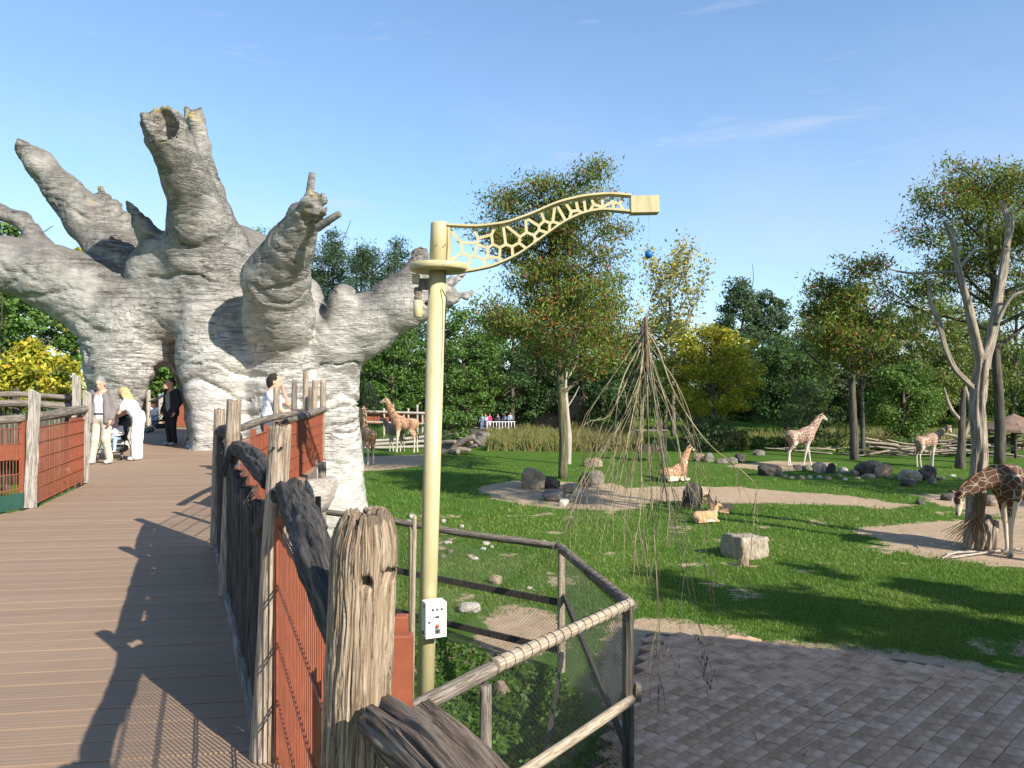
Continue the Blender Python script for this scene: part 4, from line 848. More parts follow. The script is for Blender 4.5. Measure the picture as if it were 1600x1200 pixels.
    if not lying:
        for kn, ft in legs: ft = np.array(ft, float); MB().lathe(ft+[.03, 0, 0], [(.098, 0), (.09, .05), (.07, .10)], 12).build('hoof', MAT['hoof'], t, True)
    return t
def stand(a=0., b=0., c=0., d=0.): return [((.52+a*.5, .19, 1.05), (.50+a, .19, 0)), ((.52+b*.5, -.19, 1.05), (.50+b, -.19, 0)), ((-.74+c*.5, .19, 1.05), (-.68+c, .19, 0)), ((-.74+d*.5, -.19, 1.05), (-.68+d, -.19, 0))]
gz = lambda px, py: tuple(G(px, py)*[1, 1, 1]+[0, 0, float(hgt(np.array([G(px, py)[0]]), np.array([G(px, py)[1]]))[0])])
q = G(1574, 862); giraffe('large dark patched giraffe bending its neck to the dead tree stump', (q[0]+.62, q[1]+.15, 0), math.radians(184), GM['dark'], [(.98, 0, 2.46), (1.36, .02, 2.31), (1.74, .02, 2.12), (2.08, .02, 1.93)], (2.14, 0, 1.30), stand(.06, -.12, .05, -.15), 1.04, .032)
q = G(1250, 723); giraffe('pale giraffe walking to the right across the far lawn', (q[0], q[1], 0), math.radians(4), GM['mid'], [(.92, 0, 2.72), (1.15, 0, 3.05), (1.38, 0, 3.38), (1.55, 0, 3.62)], (1.98, 0, 3.36), stand(.42, -.34, .05, -.28), .95, .042)
q = G(1447, 724); giraffe('young giraffe reaching for twigs by the branch barrier', (q[0], q[1], 0), math.radians(6), GM['mid'], [(.95, 0, 2.62), (1.35, 0, 2.92), (1.75, 0, 3.20), (2.05, 0, 3.36)], (2.25, 0, 2.95), stand(.02, -.05, 0, .1), .80, .042)
q = G(1052, 746); giraffe('giraffe lying on the lawn behind the hanging branches', (q[0], q[1], 0), math.radians(22), GM['warm'], [(.80, 0, 1.25), (.98, 0, 1.60), (1.18, 0, 1.98), (1.30, 0, 2.25)], (1.66, 0, 2.06), [((.95, .42, .14), (.30, .50, .10)), ((.95, -.42, .14), (.30, -.50, .10)), ((-.05, .55, .16), (-.75, .60, .10)), ((-.05, -.55, .16), (-.75, -.60, .10))], .85, .042, True, (-1.15, .1, 1.75), lift=-1.66)
q = G(633, 701); giraffe('tall reddish giraffe facing left in the group of three', (q[0], q[1], 0), math.radians(176), GM['warm'], [(.90, 0, 2.78), (1.12, 0, 3.25), (1.32, 0, 3.72), (1.45, 0, 4.02)], (1.92, 0, 3.80), stand(.1, .25, -.05, -.25), 1.08, .042)
q = G(616, 702); giraffe('small pale young giraffe between two larger ones', (q[0]-.1, q[1]+1.5, 0), math.radians(168), GM['mid'], [(.92, 0, 2.70), (1.12, 0, 3.00), (1.28, 0, 3.30), (1.40, 0, 3.50)], (1.82, 0, 3.42), stand(.1, -.15, .1, -.2), .78, .042)
q = G(578, 719); giraffe('giraffe standing beside the giant trunk under hanging browse', (q[0]-.15, q[1], 0), math.radians(118), GM['warm'], [(.82, 0, 2.85), (.90, 0, 3.35), (.96, 0, 3.80), (1.0, 0, 4.12)], (1.42, 0, 3.95), stand(.05, -.08, .05, -.1), .93, .042)
MAT['fawn'] = simple('antelope_coat', [(.3, (.42, .23, .11)), (.7, (.58, .36, .20))], 5., .85); MAT['hornm'] = flat('dark_horn', (.03, .025, .02), .5)
def antelope(label, loc, rotz, s=1.):
    t = thing('antelope', label, 'antelope', loc, rotz, 'antelopes resting on the lawn'); t.scale = (s,)*3; f = Field((-.6, -.35, -.02), (.65, .35, .95), .018)
    f.cap((-.32, 0, .21), (.05, 0, .20), .19, .18, .08, (1, .85, 1)).cap((.05, 0, .20), (.28, 0, .24), .18, .15, .08, (1, .85, 1)); f.chain([(.28, 0, .30), (.36, 0, .46), (.40, 0, .60)], [.11, .075, .062], .06)
    f.chain([(.40, 0, .62), (.50, 0, .60), (.58, 0, .56)], [.068, .05, .034], .03)
    for y in (-1, 1):
        f.chain([(.25, y*.10, .14), (.42, y*.11, .05), (.20, y*.13, .035)], [.07, .035, .026], .03); f.chain([(-.30, y*.13, .15), (-.05, y*.20, .06), (-.35, y*.22, .035)], [.12, .045, .028], .04); f.cap((.38, y*.06, .66), (.34, y*.15, .70), .026, .014, .02)
    V, Q = f.mesh(); ob('body', npmesh('body', V, Q, MAT['fawn']), t)
    for y in (-1, 1): MB().log([(.40, y*.03, .67), (.36, y*.045, .78), (.37, y*.06, .88)], [.016, .013, .004], 8, 5, 3).build('horn', MAT['hornm'], t, True)
    f = Field((-.6, -.35, -.02), (.65, .35, .95), .022); f.cap((-.3, 0, .08), (.25, 0, .08), .13, .12, .04, (1, 1.25, .7)); V, Q = f.mesh(); ob('belly', npmesh('belly', V, Q, MAT['white']), t)
antelope('fawn antelope lying nearer the big block of stone', tuple(G(1103, 810)), math.radians(10), 1.15); antelope('antelope with dark horns lying next to the dark boulder', tuple(G(1124, 795)), math.radians(158), 1.15)
# ------------------------------------------------------------ people
MAT['skin'] = simple('skin', [(.3, (.52, .28, .19)), (.7, (.60, .35, .25))], 6., .6, bmp=.05)
CL = {}
def cloth(name, c, rough=.9):
    if name not in CL: CL[name] = simple('cloth_'+name, [(.3, tuple(x*.82 for x in c)), (.7, tuple(min(1, x*1.08) for x in c))], 5., rough, bmp=.5, bd=.02, bscale=9.)
    return CL[name]
J0 = dict(pel=(0, 0, .95), chest=(0, .0, 1.28), neck=(0, .0, 1.47), head=(0, .03, 1.62), shl=(-.19, 0, 1.41), shr=(.19, 0, 1.41), ell=(-.25, -.03, 1.12), elr=(.25, -.03, 1.12), hal=(-.26, .10, .88), har=(.26, .10, .88),
          hil=(-.09, 0, .92), hir=(.09, 0, .92), knl=(-.10, .03, .50), knr=(.10, .03, .50), anl=(-.10, -.02, .09), anr=(.10, -.02, .09), face=(0, 1, -.1))
def person(label, loc, rotz, J=None, wear=(), hair=('short', (.30, .28, .26)), h=1.75, res=.016, group=None, cat='person', shoes=(.55, .53, .5)):
    """facing local +y; wear = list of (name, kind, colour)"""
    j = {k: np.array(v, float) for k, v in {**J0, **(J or {})}.items()}; t = thing('person', label, cat, loc, rotz, group); t.scale = (h/1.75,)*3
    P_ = np.array([v for k, v in j.items() if k != 'face']); lo_, hi_ = P_.min(0)-.34, P_.max(0)+.34; lo_[2] = max(lo_[2], P_[:, 2].min()-.15)
    fc = unit(j['face']); up_ = unit(np.array([0, 0, 1.])-fc*fc[2]); sd_ = np.cross(fc, up_); hc = j['head']
    f = Field(lo_, hi_, res)
    f.cap(hc+up_*.03-fc*.01, hc+up_*.03, .098, .098, .02, (.82, .95, 1.08)).cap(hc-up_*.055+fc*.03, hc-up_*.07+fc*.035, .06, .055, .05).cap(hc+fc*.095-up_*.0, hc+fc*.115-up_*.03, .013, .018, .02).cap(hc+fc*.085+up_*.035, hc+fc*.085+up_*.04, .03, .03, .03)
    f.cap(hc+fc*.085-up_*.068, hc+fc*.087-up_*.068, .018, .018, .015)
    for s_ in (-1, 1): f.cap(hc+sd_*s_*.085+up_*.01, hc+sd_*s_*.092-up_*.02, .02, .014, .01)
    f.cap(j['neck']-[0, 0, .05], hc-up_*.05-fc*.01, .058, .052, .04); f.cap(j['chest'], j['neck']-[0, 0, .09], .13, .10, .08, (1.25, .8, 1)); f.cap(j['pel'], j['chest'], .125, .13, .1, (1.2, .8, 1))
    for s_ in 'lr':
        sh, el, ha = j['sh'+s_], j['el'+s_], j['ha'+s_]; f.cap(sh, el, .052, .040, .04).cap(el, ha, .040, .027, .02); d = unit(ha-el); u, w = frame(d); f.cap(ha, ha+d*.07, .027, .030, .02)
        for k in range(4): a = ha+d*.085+u*(k-1.5)*.019; f.cap(a, a+d*(.045, .055, .05, .038)[k]+w*.012, .0105, .009, .004); f.cap(a+d*(.045, .055, .05, .038)[k]+w*.012, a+d*.065+w*.035, .009, .008, .004)
        f.cap(ha+d*.03+u*.03, ha+d*.075+u*.06, .012, .009, .006)
        hi2, kn, an_ = j['hi'+s_], j['kn'+s_], j['an'+s_]; f.cap(hi2, kn, .075, .052, .05).cap(kn, an_, .05, .036, .03)
    V, Q = f.mesh(); ob('body', npmesh('body', V, Q, MAT['skin']), t)
    def garment(nm, mt, prims, k=.05, rs=None):
        g = Field(lo_, hi_, rs or res)
        for p_ in prims: g.cap(*p_[:4], k, *(p_[4:] or ()))
        V, Q = g.mesh(); n_ = vnormals(V, Q); V = V+n_*(.007*vnoise(V*np.array([14, 14, 7.]), 5)+.004*vnoise(V*27, 6))[:, None]; ob(nm, npmesh(nm, V, Q, mt), t)
    for nm, kind, c in wear:
        mt = cloth(nm+str(c), c)
        torso = [(j['pel']+[0, 0, -.02], j['chest'], .15, .155, (1.2, .82, 1)), (j['chest'], j['neck']-[0, 0, .10], .155, .115, (1.25, .82, 1))]
        if kind in ('tshirt', 'shirt', 'jacket'):
            e = .012 if kind == 'jacket' else 0; pr = [(a, b, r1+e, r2+e, s_) for a, b, r1, r2, s_ in torso]
            if kind == 'jacket':          # open at the front: two side panels and a back
                fx = np.array([0, -.035, 0]); pr = [(a+fx, b+fx, r1+.004, r2+.006, s_) for a, b, r1, r2, s_ in torso]
                for s_ in (-1, 1): pr.append((j['neck']+[s_*.105, .055, -.11], j['pel']+[s_*.165, .085, -.10], .062, .062)); pr.append((j['chest']+[s_*.13, -.02, 0], j['pel']+[s_*.14, -.02, -.12], .085, .085))
            for s_ in 'lr':
                sh, el, ha = j['sh'+s_], j['el'+s_], j['ha'+s_]; pr.append((sh, sh+(el-sh)*(.62 if kind == 'tshirt' else 1), .070+e, .062+e))
                if kind != 'tshirt': pr.append((el, el+(ha-el)*.92, .058+e, .046+e))
            garment(nm, mt, pr)
        elif kind in ('trousers', 'wide'):
            w_ = 1.35 if kind == 'wide' else 1.; pr = [(j['pel']-[0, 0, .03], j['pel']+[0, 0, .06], .142, .14, (1.2, .85, 1))]
            for s_ in 'lr': hi2, kn, an_ = j['hi'+s_], j['kn'+s_], j['an'+s_]; pr += [(hi2-[0, 0, .02], kn, .105, .078*w_**.5), (kn, an_+[0, 0, .01], .076*w_**.5, .066*w_)]
            garment(nm, mt, pr)
        elif kind == 'belt': MB().tube([j['pel']+np.array([math.cos(a)*.182, math.sin(a)*.128, .055]) for a in np.linspace(0, 2*PI, 25)], .017, 6, False).build(nm, mt, t, True)
    sm = cloth('shoe'+str(shoes), shoes, .6)
    for s_ in 'lr':
        a = j['an'+s_]; d = unit((j['kn'+s_]-j['an'+s_])*[0, 0, 0]+np.array([.12 if s_ == 'r' else -.12, 1, 0])); g = Field(a-.3, a+.3, res); g.cap(a+[0, 0, -.03]-d*.04, a+[0, 0, -.04]+d*.13, .048, .042, .03, (1, 1, .9)).cap(a, a-[0, 0, .03], .046, .046, .03)
        g.f = np.maximum(g.f, (0.004-(g.lo[2]+np.arange(g.n[2])*g.res))[None, None, :].astype(np.float32) if a[2] < .3 else -9); V, Q = g.mesh(); ob('shoe', npmesh('shoe', V, Q, sm), t)
    if hair:
        hm = cloth('hair'+str(hair[1]), hair[1]); g = Field(hc-.36, hc+.25, res*.9); g.cap(hc+up_*.046-fc*.018, hc+up_*.040-fc*.024, .103, .103, .02, (.84, .96, 1.02)); 
        if hair[0] == 'long': g.cap(hc+up_*.02-fc*.06, hc-up_*.16-fc*.06, .09, .075, .05, (1.05, .8, 1)).cap(hc+sd_*.075-up_*.02, hc+sd_*.08-up_*.17+fc*.02, .04, .045, .04).cap(hc-sd_*.075-up_*.02, hc-sd_*.08-up_*.17+fc*.02, .04, .045, .04)
        else: g.cap(hc-fc*.05+up_*.0, hc-fc*.055-up_*.04, .08, .07, .04)
        g.cap(hc+fc*.11-up_*.045, hc+fc*.13-up_*.12, .075, .07, .02, cut=True); V, Q = g.mesh(); n_ = vnormals(V, Q); V = V+n_*(.006*vnoise(V*45, 3))[:, None]; ob('hair', npmesh('hair', V, Q, hm), t)
    if res < .02:
        for s_ in (-1, 1): e = hc+sd_*s_*.034+fc*.092+up_*.018; MB().lathe(e, [(.002, -.008), (.009, 0), (.002, .008)], 8, up_).build('eye', MAT['black'], t, True)
    return t
q = F(160, 719); person('elderly grey haired man in open grey jacket and beige trousers', tuple(q), math.radians(172), dict(head=(.0, .07, 1.60), face=(-.25, 1, -.35), har=(.42, .10, 1.05), elr=(.34, -.06, 1.17), hal=(-.24, .08, .90), knr=(.13, .03, .5), anr=(.17, .08, .09), anl=(-.12, -.05, .09), hir=(.10, 0, .92)),
       [('shirt', 'shirt', (.78, .78, .78)), ('jacket', 'jacket', (.20, .175, .165)), ('trousers', 'trousers', (.56, .48, .38)), ('belt', 'belt', (.02, .018, .016))], ('short', (.24, .23, .22)), 1.80, .015)
q = F(213, 713); person('blonde woman in white leaning over the pushchair', tuple(q), math.radians(100), dict(pel=(0, -.06, .92), chest=(0, .10, 1.18), neck=(0, .20, 1.35), head=(.0, .26, 1.47), face=(.1, .8, -.6), shl=(-.17, .16, 1.30), shr=(.17, .16, 1.30), ell=(-.22, .30, 1.06), elr=(.20, .28, 1.05), hal=(-.12, .52, .98), har=(.10, .50, .92), hil=(-.09, -.05, .9), hir=(.09, -.05, .9), knl=(-.09, .0, .5), knr=(.09, -.02, .5)),
       [('shirt', 'tshirt', (.80, .80, .80)), ('trousers', 'wide', (.80, .80, .80))], ('long', (.52, .36, .17)), 1.70, .015, shoes=(.8, .8, .8))
st = F(180, 711)
pc = thing('pushchair', 'black pushchair with the toddler beside the standing couple', 'pushchair', tuple(st), math.radians(188)); 
def frame_tubes(t, sc=1.):
    for s_ in (-1, 1):
        MB().tube([(s_*.22, -.34, 1.0), (s_*.23, -.15, .62), (s_*.24, .30, .20)], .013, 8).build('frame', MAT['black'], t, True); MB().tube([(s_*.23, -.02, .48), (s_*.25, -.33, .14)], .012, 8).build('rear_strut', MAT['black'], t, True)
        for y, r in ((.34, .085), (-.34, .11)):
            w_ = MB().lathe((s_*.25-.02, y, r), [(r*.75, 0), (r, .008), (r, .032), (r*.75, .04)], 20, (1, 0, 0)).build('wheel', MAT['black'], t, True); MB().lathe((s_*.25-.028, y, r), [(r*.5, 0), (r*.55, .056)], 14, (1, 0, 0)).build('rim', MAT['steel'], w_, True)
    MB().tube([(-.22, -.34, 1.0), (0, -.38, 1.03), (.22, -.34, 1.0)], .016, 8).build('handle', MAT['black'], t, True)
    MB().box((0, .02, .40), (.38, .40, .06), X=(1, 0, 0), Y=(0, 1, -.1), bev=.02).build('seat', MAT['black'], t, True); MB().box((0, -.20, .66), (.38, .06, .56), X=(1, 0, 0), Y=(0, 1, .28), bev=.02).build('backrest', MAT['black'], t, True)
    MB().tube([(-.20, .12, .56), (-.15, .30, .57), (.15, .30, .57), (.20, .12, .56)], .014, 8).build('bumper_bar', MAT['steel'], t, True); MB().box((0, .30, .19), (.34, .16, .03), bev=.01).build('footrest', MAT['steel'], t, True); MB().box((0, -.08, .22), (.36, .40, .16), bev=.04).build('basket', MAT['black'], t, True)
    V_ = []; 
    for i in range(9):
        a = math.radians(200-i*16)
        for x in np.linspace(-.2, .2, 5): V_.append((x, -.14+.30*math.cos(a), .76+.26*math.sin(a)*(1-.6*(x/.2)**4*.3)))
    MB().add(V_, [(i*5+k, i*5+k+1, i*5+6+k, i*5+5+k) for i in range(8) for k in range(4)]).build('hood', MAT['black'], t, True)
frame_tubes(pc)
tod = dict(pel=(0, -.06, .95), chest=(0, -.12, 1.24), neck=(0, -.12, 1.42), head=(0, -.08, 1.62), knl=(-.12, .36, .93), knr=(.12, .36, .93), hil=(-.10, 0, .93), hir=(.10, 0, .93), anl=(-.13, .46, .52), anr=(.13, .46, .52), hal=(-.16, .22, 1.06), har=(.16, .22, 1.06), ell=(-.27, .02, 1.12), elr=(.27, .02, 1.12), shl=(-.18, -.12, 1.36), shr=(.18, -.12, 1.36), face=(.2, 1, 0))
person('toddler in pale top and light blue jeans seated in the pushchair', (st[0], st[1], DECK+.45-.52), math.radians(188), tod, [('shirt', 'shirt', (.74, .70, .66)), ('trousers', 'trousers', (.34, .46, .60))], ('short', (.40, .22, .10)), .98, .02)
q = F(268, 690); person('man in dark jacket standing in the shade of the tree passage', tuple(q), math.radians(150), None, [('shirt', 'shirt', (.28, .28, .25)), ('jacket', 'jacket', (.03, .03, .035)), ('trousers', 'trousers', (.02, .02, .026))], ('short', (.06, .045, .035)), 1.80, .018, shoes=(.4, .4, .4))
q = F(241, 664); person('small child in white top and jeans walking beyond the passage', tuple(q), math.radians(195), dict(knl=(-.1, .12, .5), anr=(.1, -.15, .12)), [('shirt', 'tshirt', (.76, .70, .70)), ('trousers', 'trousers', (.22, .32, .46))], ('short', (.35, .24, .15)), .95, .02)
q = F(262, 666); person('adult in pale blue shirt reaching out to the walking child', tuple(q), math.radians(120), dict(har=(.0, .55, 1.10), elr=(.15, .28, 1.2)), [('shirt', 'tshirt', (.42, .56, .72)), ('trousers', 'trousers', (.05, .055, .08))], ('short', (.1, .07, .05)), 1.7, .02)
q = F(258, 668); p2 = thing('pushchair', 'dark pushchair half hidden beyond the tree passage', 'pushchair', (q[0]+.1, q[1]-.6, DECK), math.radians(100)); frame_tubes(p2)
person('dark haired man in white shirt leaning on the lookout rail', tuple(W(419, 0, 13.3)*[1, 1, 0]+[0, 0, DECK]), math.radians(-78), dict(head=(0, .10, 1.60), chest=(0, .05, 1.28), neck=(0, .06, 1.46), face=(0, 1, .0), hal=(-.10, .20, 1.58), ell=(-.24, .30, 1.22), har=(.10, .48, 1.12), elr=(.24, .25, 1.12), shl=(-.19, .05, 1.40), shr=(.19, .05, 1.40)),
       [('shirt', 'tshirt', (.74, .75, .77)), ('trousers', 'trousers', (.08, .09, .12))], ('short', (.025, .018, .014)), 1.82, .018)
# visitors by the cave, far off
vz = lambda px, d: tuple(W(px, 0, d)*[1, 1, 0]+[0, 0, .7])
for px_, lb, top, bot, hr, ro in ((730, 'visitor in pale top at the left end of the white railing', (.62, .58, .52), (.5, .45, .38), (.3, .2, .1), 60), (743, 'visitor in white shirt near the cave mouth', (.7, .7, .7), (.05, .05, .06), (.1, .07, .05), 150), (753, 'visitor in blue grey beside the one in pink', (.22, .28, .38), (.18, .24, .36), (.15, .1, .07), 175), (759, 'visitor in white beside the blue grey one', (.72, .72, .72), (.2, .2, .25), (.06, .05, .04), 140),
                              (765, 'visitor in bright pink jacket behind the white railing', (.62, .02, .20), (.5, .3, .4), (.1, .06, .04), 190), (778, 'visitor in dark clothes with dark hair behind the railing', (.06, .07, .10), (.04, .04, .06), (.05, .04, .03), 170), (788, 'visitor in blue jacket behind the railing', (.12, .16, .27), (.04, .04, .06), (.2, .14, .08), 160), (797, 'visitor in grey blue at the right of the railing', (.28, .33, .42), (.08, .09, .12), (.3, .25, .2), 200)):
    person(lb, vz(px_, 86+(px_ % 3)), math.radians(ro), dict(hal=(-.2, .2, 1.0)), [('shirt', 'shirt', top), ('trousers', 'trousers', bot)], ('short', hr), 1.62+.02*(px_ % 7), .034, 'visitors by the cave')
# ------------------------------------------------------------ foliage
def leaves(C, s, asp, rng, droop=0., tint=None, jit=.35):
    n = len(C); u = rng.normal(size=(n, 3)); u[:, 2] -= droop*2; u /= np.linalg.norm(u, axis=1)[:, None]; w = rng.normal(size=(n, 3)); w -= (w*u).sum(1)[:, None]*u; w /= np.linalg.norm(w, axis=1)[:, None]
    k = (s*(1+jit*rng.normal(size=n)).clip(.4, 2))[:, None]; u = u*k*.5; w = w*k*.5*asp; V = np.stack([C-u, C+w, C+u, C-w], 1).reshape(-1, 3)
    return V, np.arange(n*4).reshape(-1, 4), np.repeat(np.c_[tint, np.ones(n)], 4, 0)
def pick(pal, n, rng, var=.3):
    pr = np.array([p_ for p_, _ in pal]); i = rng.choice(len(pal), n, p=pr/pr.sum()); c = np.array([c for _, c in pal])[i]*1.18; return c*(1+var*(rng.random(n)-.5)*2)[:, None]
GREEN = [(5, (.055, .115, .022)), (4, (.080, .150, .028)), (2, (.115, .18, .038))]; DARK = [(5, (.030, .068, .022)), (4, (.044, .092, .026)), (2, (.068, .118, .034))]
OLIVE = [(5, (.095, .125, .030)), (3, (.125, .15, .042)), (2, (.16, .16, .05))]; YELLOW = [(5, (.29, .28, .022)), (3, (.38, .33, .03)), (2, (.19, .22, .028)), (1, (.40, .26, .03))]; GREY = [(5, (.075, .10, .045)), (3, (.10, .125, .06)), (2, (.06, .085, .035))]
LOC = [(6, (.105, .150, .024)), (4, (.135, .165, .030)), (3, (.075, .115, .022)), (.6, (.20, .085, .03)), (.45, (.17, .055, .03)), (.4, (.24, .16, .03))]
BLUEG = [(5, (.038, .072, .038)), (3, (.055, .095, .048)), (2, (.075, .115, .055))]
def limbs(mb, rng, base, H, r, levels=3, n0=6, up=.5, first=.35, spread=.55, tips=None, wig=.12, sides=7, bl=.46):
    def br(p, d, ln, r, lv):
        pts = [p]; dd = unit(d); n = 4 if lv else 6
        for i in range(n): dd = unit(dd+rng.normal(0, wig*(.22 if lv == 0 else 1), 3)+np.array([0, 0, .10*up])); pts.append(pts[-1]+dd*ln/n)
        rr = [r*(1-.62*i/n) for i in range(n+1)]
        if r > .006: mb.log(pts, rr, sides if lv == 0 else max(4, sides-2*lv), 3 if lv == 0 else 2, int(rng.integers(1e4)), .08, .1, cap=lv == 0, gf=2.)
        if lv >= levels-1 and tips is not None:
            for q in pts[1:]: tips.append(q)
        if lv < levels:
            for k in range(n0 if lv == 0 else 4):
                f = first+(1-first)*(k+rng.random())/(n0 if lv == 0 else 4) if lv == 0 else .25+.75*(k+rng.random())/4; i = min(int(f*n), n-1); q = pts[i]+(pts[i+1]-pts[i])*(f*n-i)
                a = rng.random()*2*PI if lv else k*2.4+rng.random(); e = unit(np.array([math.cos(a), math.sin(a), up*(.6+rng.random()*.8)])*np.array([spread*2, spread*2, 1])+unit(dd)*.25)
                br(q, e, ln*(bl if lv == 0 else .58)*(.7+.5*rng.random())*(1.15-.5*f if lv == 0 else 1), rr[i]*(.5 if lv == 0 else .6), lv+1)
    br(np.array(base, float), np.array([0, 0, 1.]), H, r, 0)
def crown_clumps(rng, c, rad, n, cl_r, per, shape='ell', top=0.):
    C = []; ctr = []
    for i in range(n):
        while True:
            v = rng.normal(size=3); v /= np.linalg.norm(v); rr_ = (.45+.55*rng.random()**.5)
            if v[2] > -.85 or rng.random() < .4: break
        q = v*rr_
        if shape == 'cone': k = (q[2]+1)/2; q[:2] *= 1.25*(1-k)**.8+.10
        if shape == 'col': q[:2] *= (1-.55*abs(q[2])**3)
        ctr.append(np.array(c)+q*np.array(rad))
    ctr = np.array(ctr); sz = cl_r*(.55+.9*rng.random(n))
    k = np.repeat(np.arange(n), per); v = rng.normal(size=(len(k), 3)); v /= np.linalg.norm(v, axis=1)[:, None]; P_ = ctr[k]+v*(sz[k]*rng.random(len(k))**.45)[:, None]*np.array([1, 1, .62]); return P_, k
def tree(name, label, loc, H, rad, cz, pal, n=60, cl_r=1.0, per=70, s=.30, asp=.55, seed=1, shape='ell', trunk_r=.28, group=None, droop=0., mat='bark', bare=.35, limbn=6, cvar=.35, rotz=0):
    rng = np.random.default_rng(seed); t = thing(name, label, 'tree', loc, rotz, group); mb = MB(); limbs(mb, rng, (0, 0, -.2), H*.86, trunk_r, 1, limbn, .5, bare, .5); mb.build('trunk', MAT[mat], t, True)
    P_, k = crown_clumps(rng, (0, 0, cz), rad, n, cl_r, per, shape); cb_ = 1+cvar*(rng.random(n)-.5)*2; ti = pick(pal, len(P_), rng)*cb_[k][:, None]; V, Q, T = leaves(P_, s, asp, rng, droop, ti)
    ob('crown', npmesh('crown', V, Q, MAT['leaf'], False, {'tint': ('FLOAT_COLOR', T)}), t); return t
def gl(px, d): z = float(hgt(np.array([(px-800)/1200*d]), np.array([float(d)]))[0]); return ((px-800)/1200*d, d, z)
def HZ(py, d): return CAMZ+(597-py)/1200*d
# feathery locusts
def locust(label, loc, H, seed, spread, first, n0, rt, per, s=.17, keep=1., pods=True, up=.42, mat='moss_bark', bl=.46, rotz=0, lim=None, gr='locust trees'):
    rng = np.random.default_rng(seed); t = thing('locust_tree', label, 'tree', loc, rotz, gr); mb = MB(); tips = []; limbs(mb, rng, (0, 0, -.2), H, rt, 3, n0, up, first, spread, tips, .13, 10, bl); mb.build('trunk', MAT[mat], t, True)
    tips = np.array(tips); tips = tips[rng.random(len(tips)) < keep]; k = np.repeat(np.arange(len(tips)), per); off = rng.normal(0, 1, (len(k), 3))*np.array([.55, .55, .26]); off[:, 2] -= np.abs(rng.normal(0, .22, len(k)))
    P_ = tips[k]+off; cb_ = 1+.45*(rng.random(len(tips))-.5)*2; warm = rng.random(len(tips)) < .12; ti = pick(LOC, len(P_), rng)*cb_[k][:, None]; wm = warm[k] & (rng.random(len(k)) < .55); ti[wm] = pick([(3, (.26, .07, .025)), (2, (.30, .15, .03)), (1, (.18, .05, .03))], wm.sum(), rng)
    V, Q, T = leaves(P_, s, .30, rng, .35, ti); ob('crown', npmesh('crown', V, Q, MAT['leaf'], False, {'tint': ('FLOAT_COLOR', T)}), t)
    if pods:
        m_ = rng.choice(len(P_), 700); V, Q, T = leaves(P_[m_]-[0, 0, .18], .34, .16, rng, 2.2, pick([(3, (.10, .035, .02)), (2, (.24, .06, .03)), (1, (.05, .025, .018))], 700, rng)); tag(ob('seed_pods', npmesh('seed_pods', V, Q, MAT['leaf'], False, {'tint': ('FLOAT_COLOR', T)}), t), kind='stuff')
    return t
q = G(879, 741); locust('feathery locust tree with red seed pods in the middle of the lawn', (q[0], q[1], 0), 16.2, 14, .40, .31, 19, .30, 42, .22, up=.24, bl=.29)
locust('tall feathery locust tree behind the pale dead tree at the right', gl(1562, 54), 18.6, 23, .60, .42, 13, .40, 46, .26, .9, mat='bark', up=.4, bl=.40)
# bleached dead tree with the chewed stump
dt = thing('dead_tree', 'tall bleached dead tree with forked bare limbs by the dark giraffe', 'dead tree', tuple(G(1528, 846))); do = np.array(dt.location); DD = 26.5
def dl(px, py, d=DD): return W(px, py, d)-do
def rr_(px): return px*DD/1200
MB().log([dl(1522, 856), dl(1524, 790), dl(1530, 700), dl(1528, 620), dl(1534, 555)], [rr_(17), rr_(12.5), rr_(11.5), rr_(11), rr_(10.5)], 44, 16, 7, .12, .34, gf=4.5, cap=True).build('trunk', MAT['dead_wood'], dt, True)
for pts_, rs_, sd_ in (([(1536, 570), (1549, 520), (1562, 450), (1570, 400), (1576, 350), (1566, 310)], [9, 8, 6.5, 6, 5, 3.5], 1), ([(1533, 560), (1524, 520), (1512, 470), (1499, 420), (1488, 370), (1475, 340)], [8, 7, 6, 5.5, 4, 2.5], 2), ([(1523, 600), (1497, 575), (1478, 540), (1468, 500), (1455, 470), (1451, 432)], [6, 5, 4.5, 4, 3.2, 2.2], 3),
                       ([(1496, 420), (1465, 419), (1440, 421), (1415, 420), (1385, 413)], [2.6, 2.2, 2, 1.7, .8], 4), ([(1497, 415), (1510, 400), (1524, 382)], [3.2, 2.6, 1.8], 5), ([(1557, 500), (1572, 470), (1585, 455), (1608, 448)], [4, 3, 2.4, 1.4], 6), ([(1490, 372), (1489, 350), (1488, 325)], [2, 1.6, .8], 8), ([(1572, 380), (1582, 350), (1580, 320)], [3, 2.4, 1.4], 9), ([(1533, 600), (1540, 590), (1545, 582)], [2, 1.4, .7], 10), ([(1466, 500), (1458, 498), (1450, 492)], [1.5, 1.2, .6], 11)):
    MB().log([dl(x, y, DD+(i*.12 if sd_ % 2 else -i*.12)) for i, (x, y) in enumerate(pts_)], [rr_(r) for r in rs_], 18, 9, 100+sd_, .12, .28, gf=6.).build('limb', MAT['dead_wood'], dt, True)
for i, (x0, x1, y1, w_) in enumerate(((1532, 1545, 800, 7), (1541, 1549, 806, 6), (1551, 1556, 808, 6), (1513, 1518, 795, 6))): MB().log([dl(x0, 850, 25.8), dl((x0+x1)/2, 828, 25.7), dl(x1, y1, 25.9)], [rr_(w_*1.1), rr_(w_), rr_(w_*.7)], 20, 10, 120+i, .14, .3, gf=5.).build('stump_split', MAT['dead_wood'], dt, True)
bz = thing('browse_bundle', 'bundle of reddish twigs tied to the dead tree trunk', 'branches', tuple(W(1527, 800, 25.6))); r_ = random.Random(4); MAT['orange_twig'] = wood('orange_twig', (.13, .065, .032), (.29, .165, .085), (.43, .28, .16))
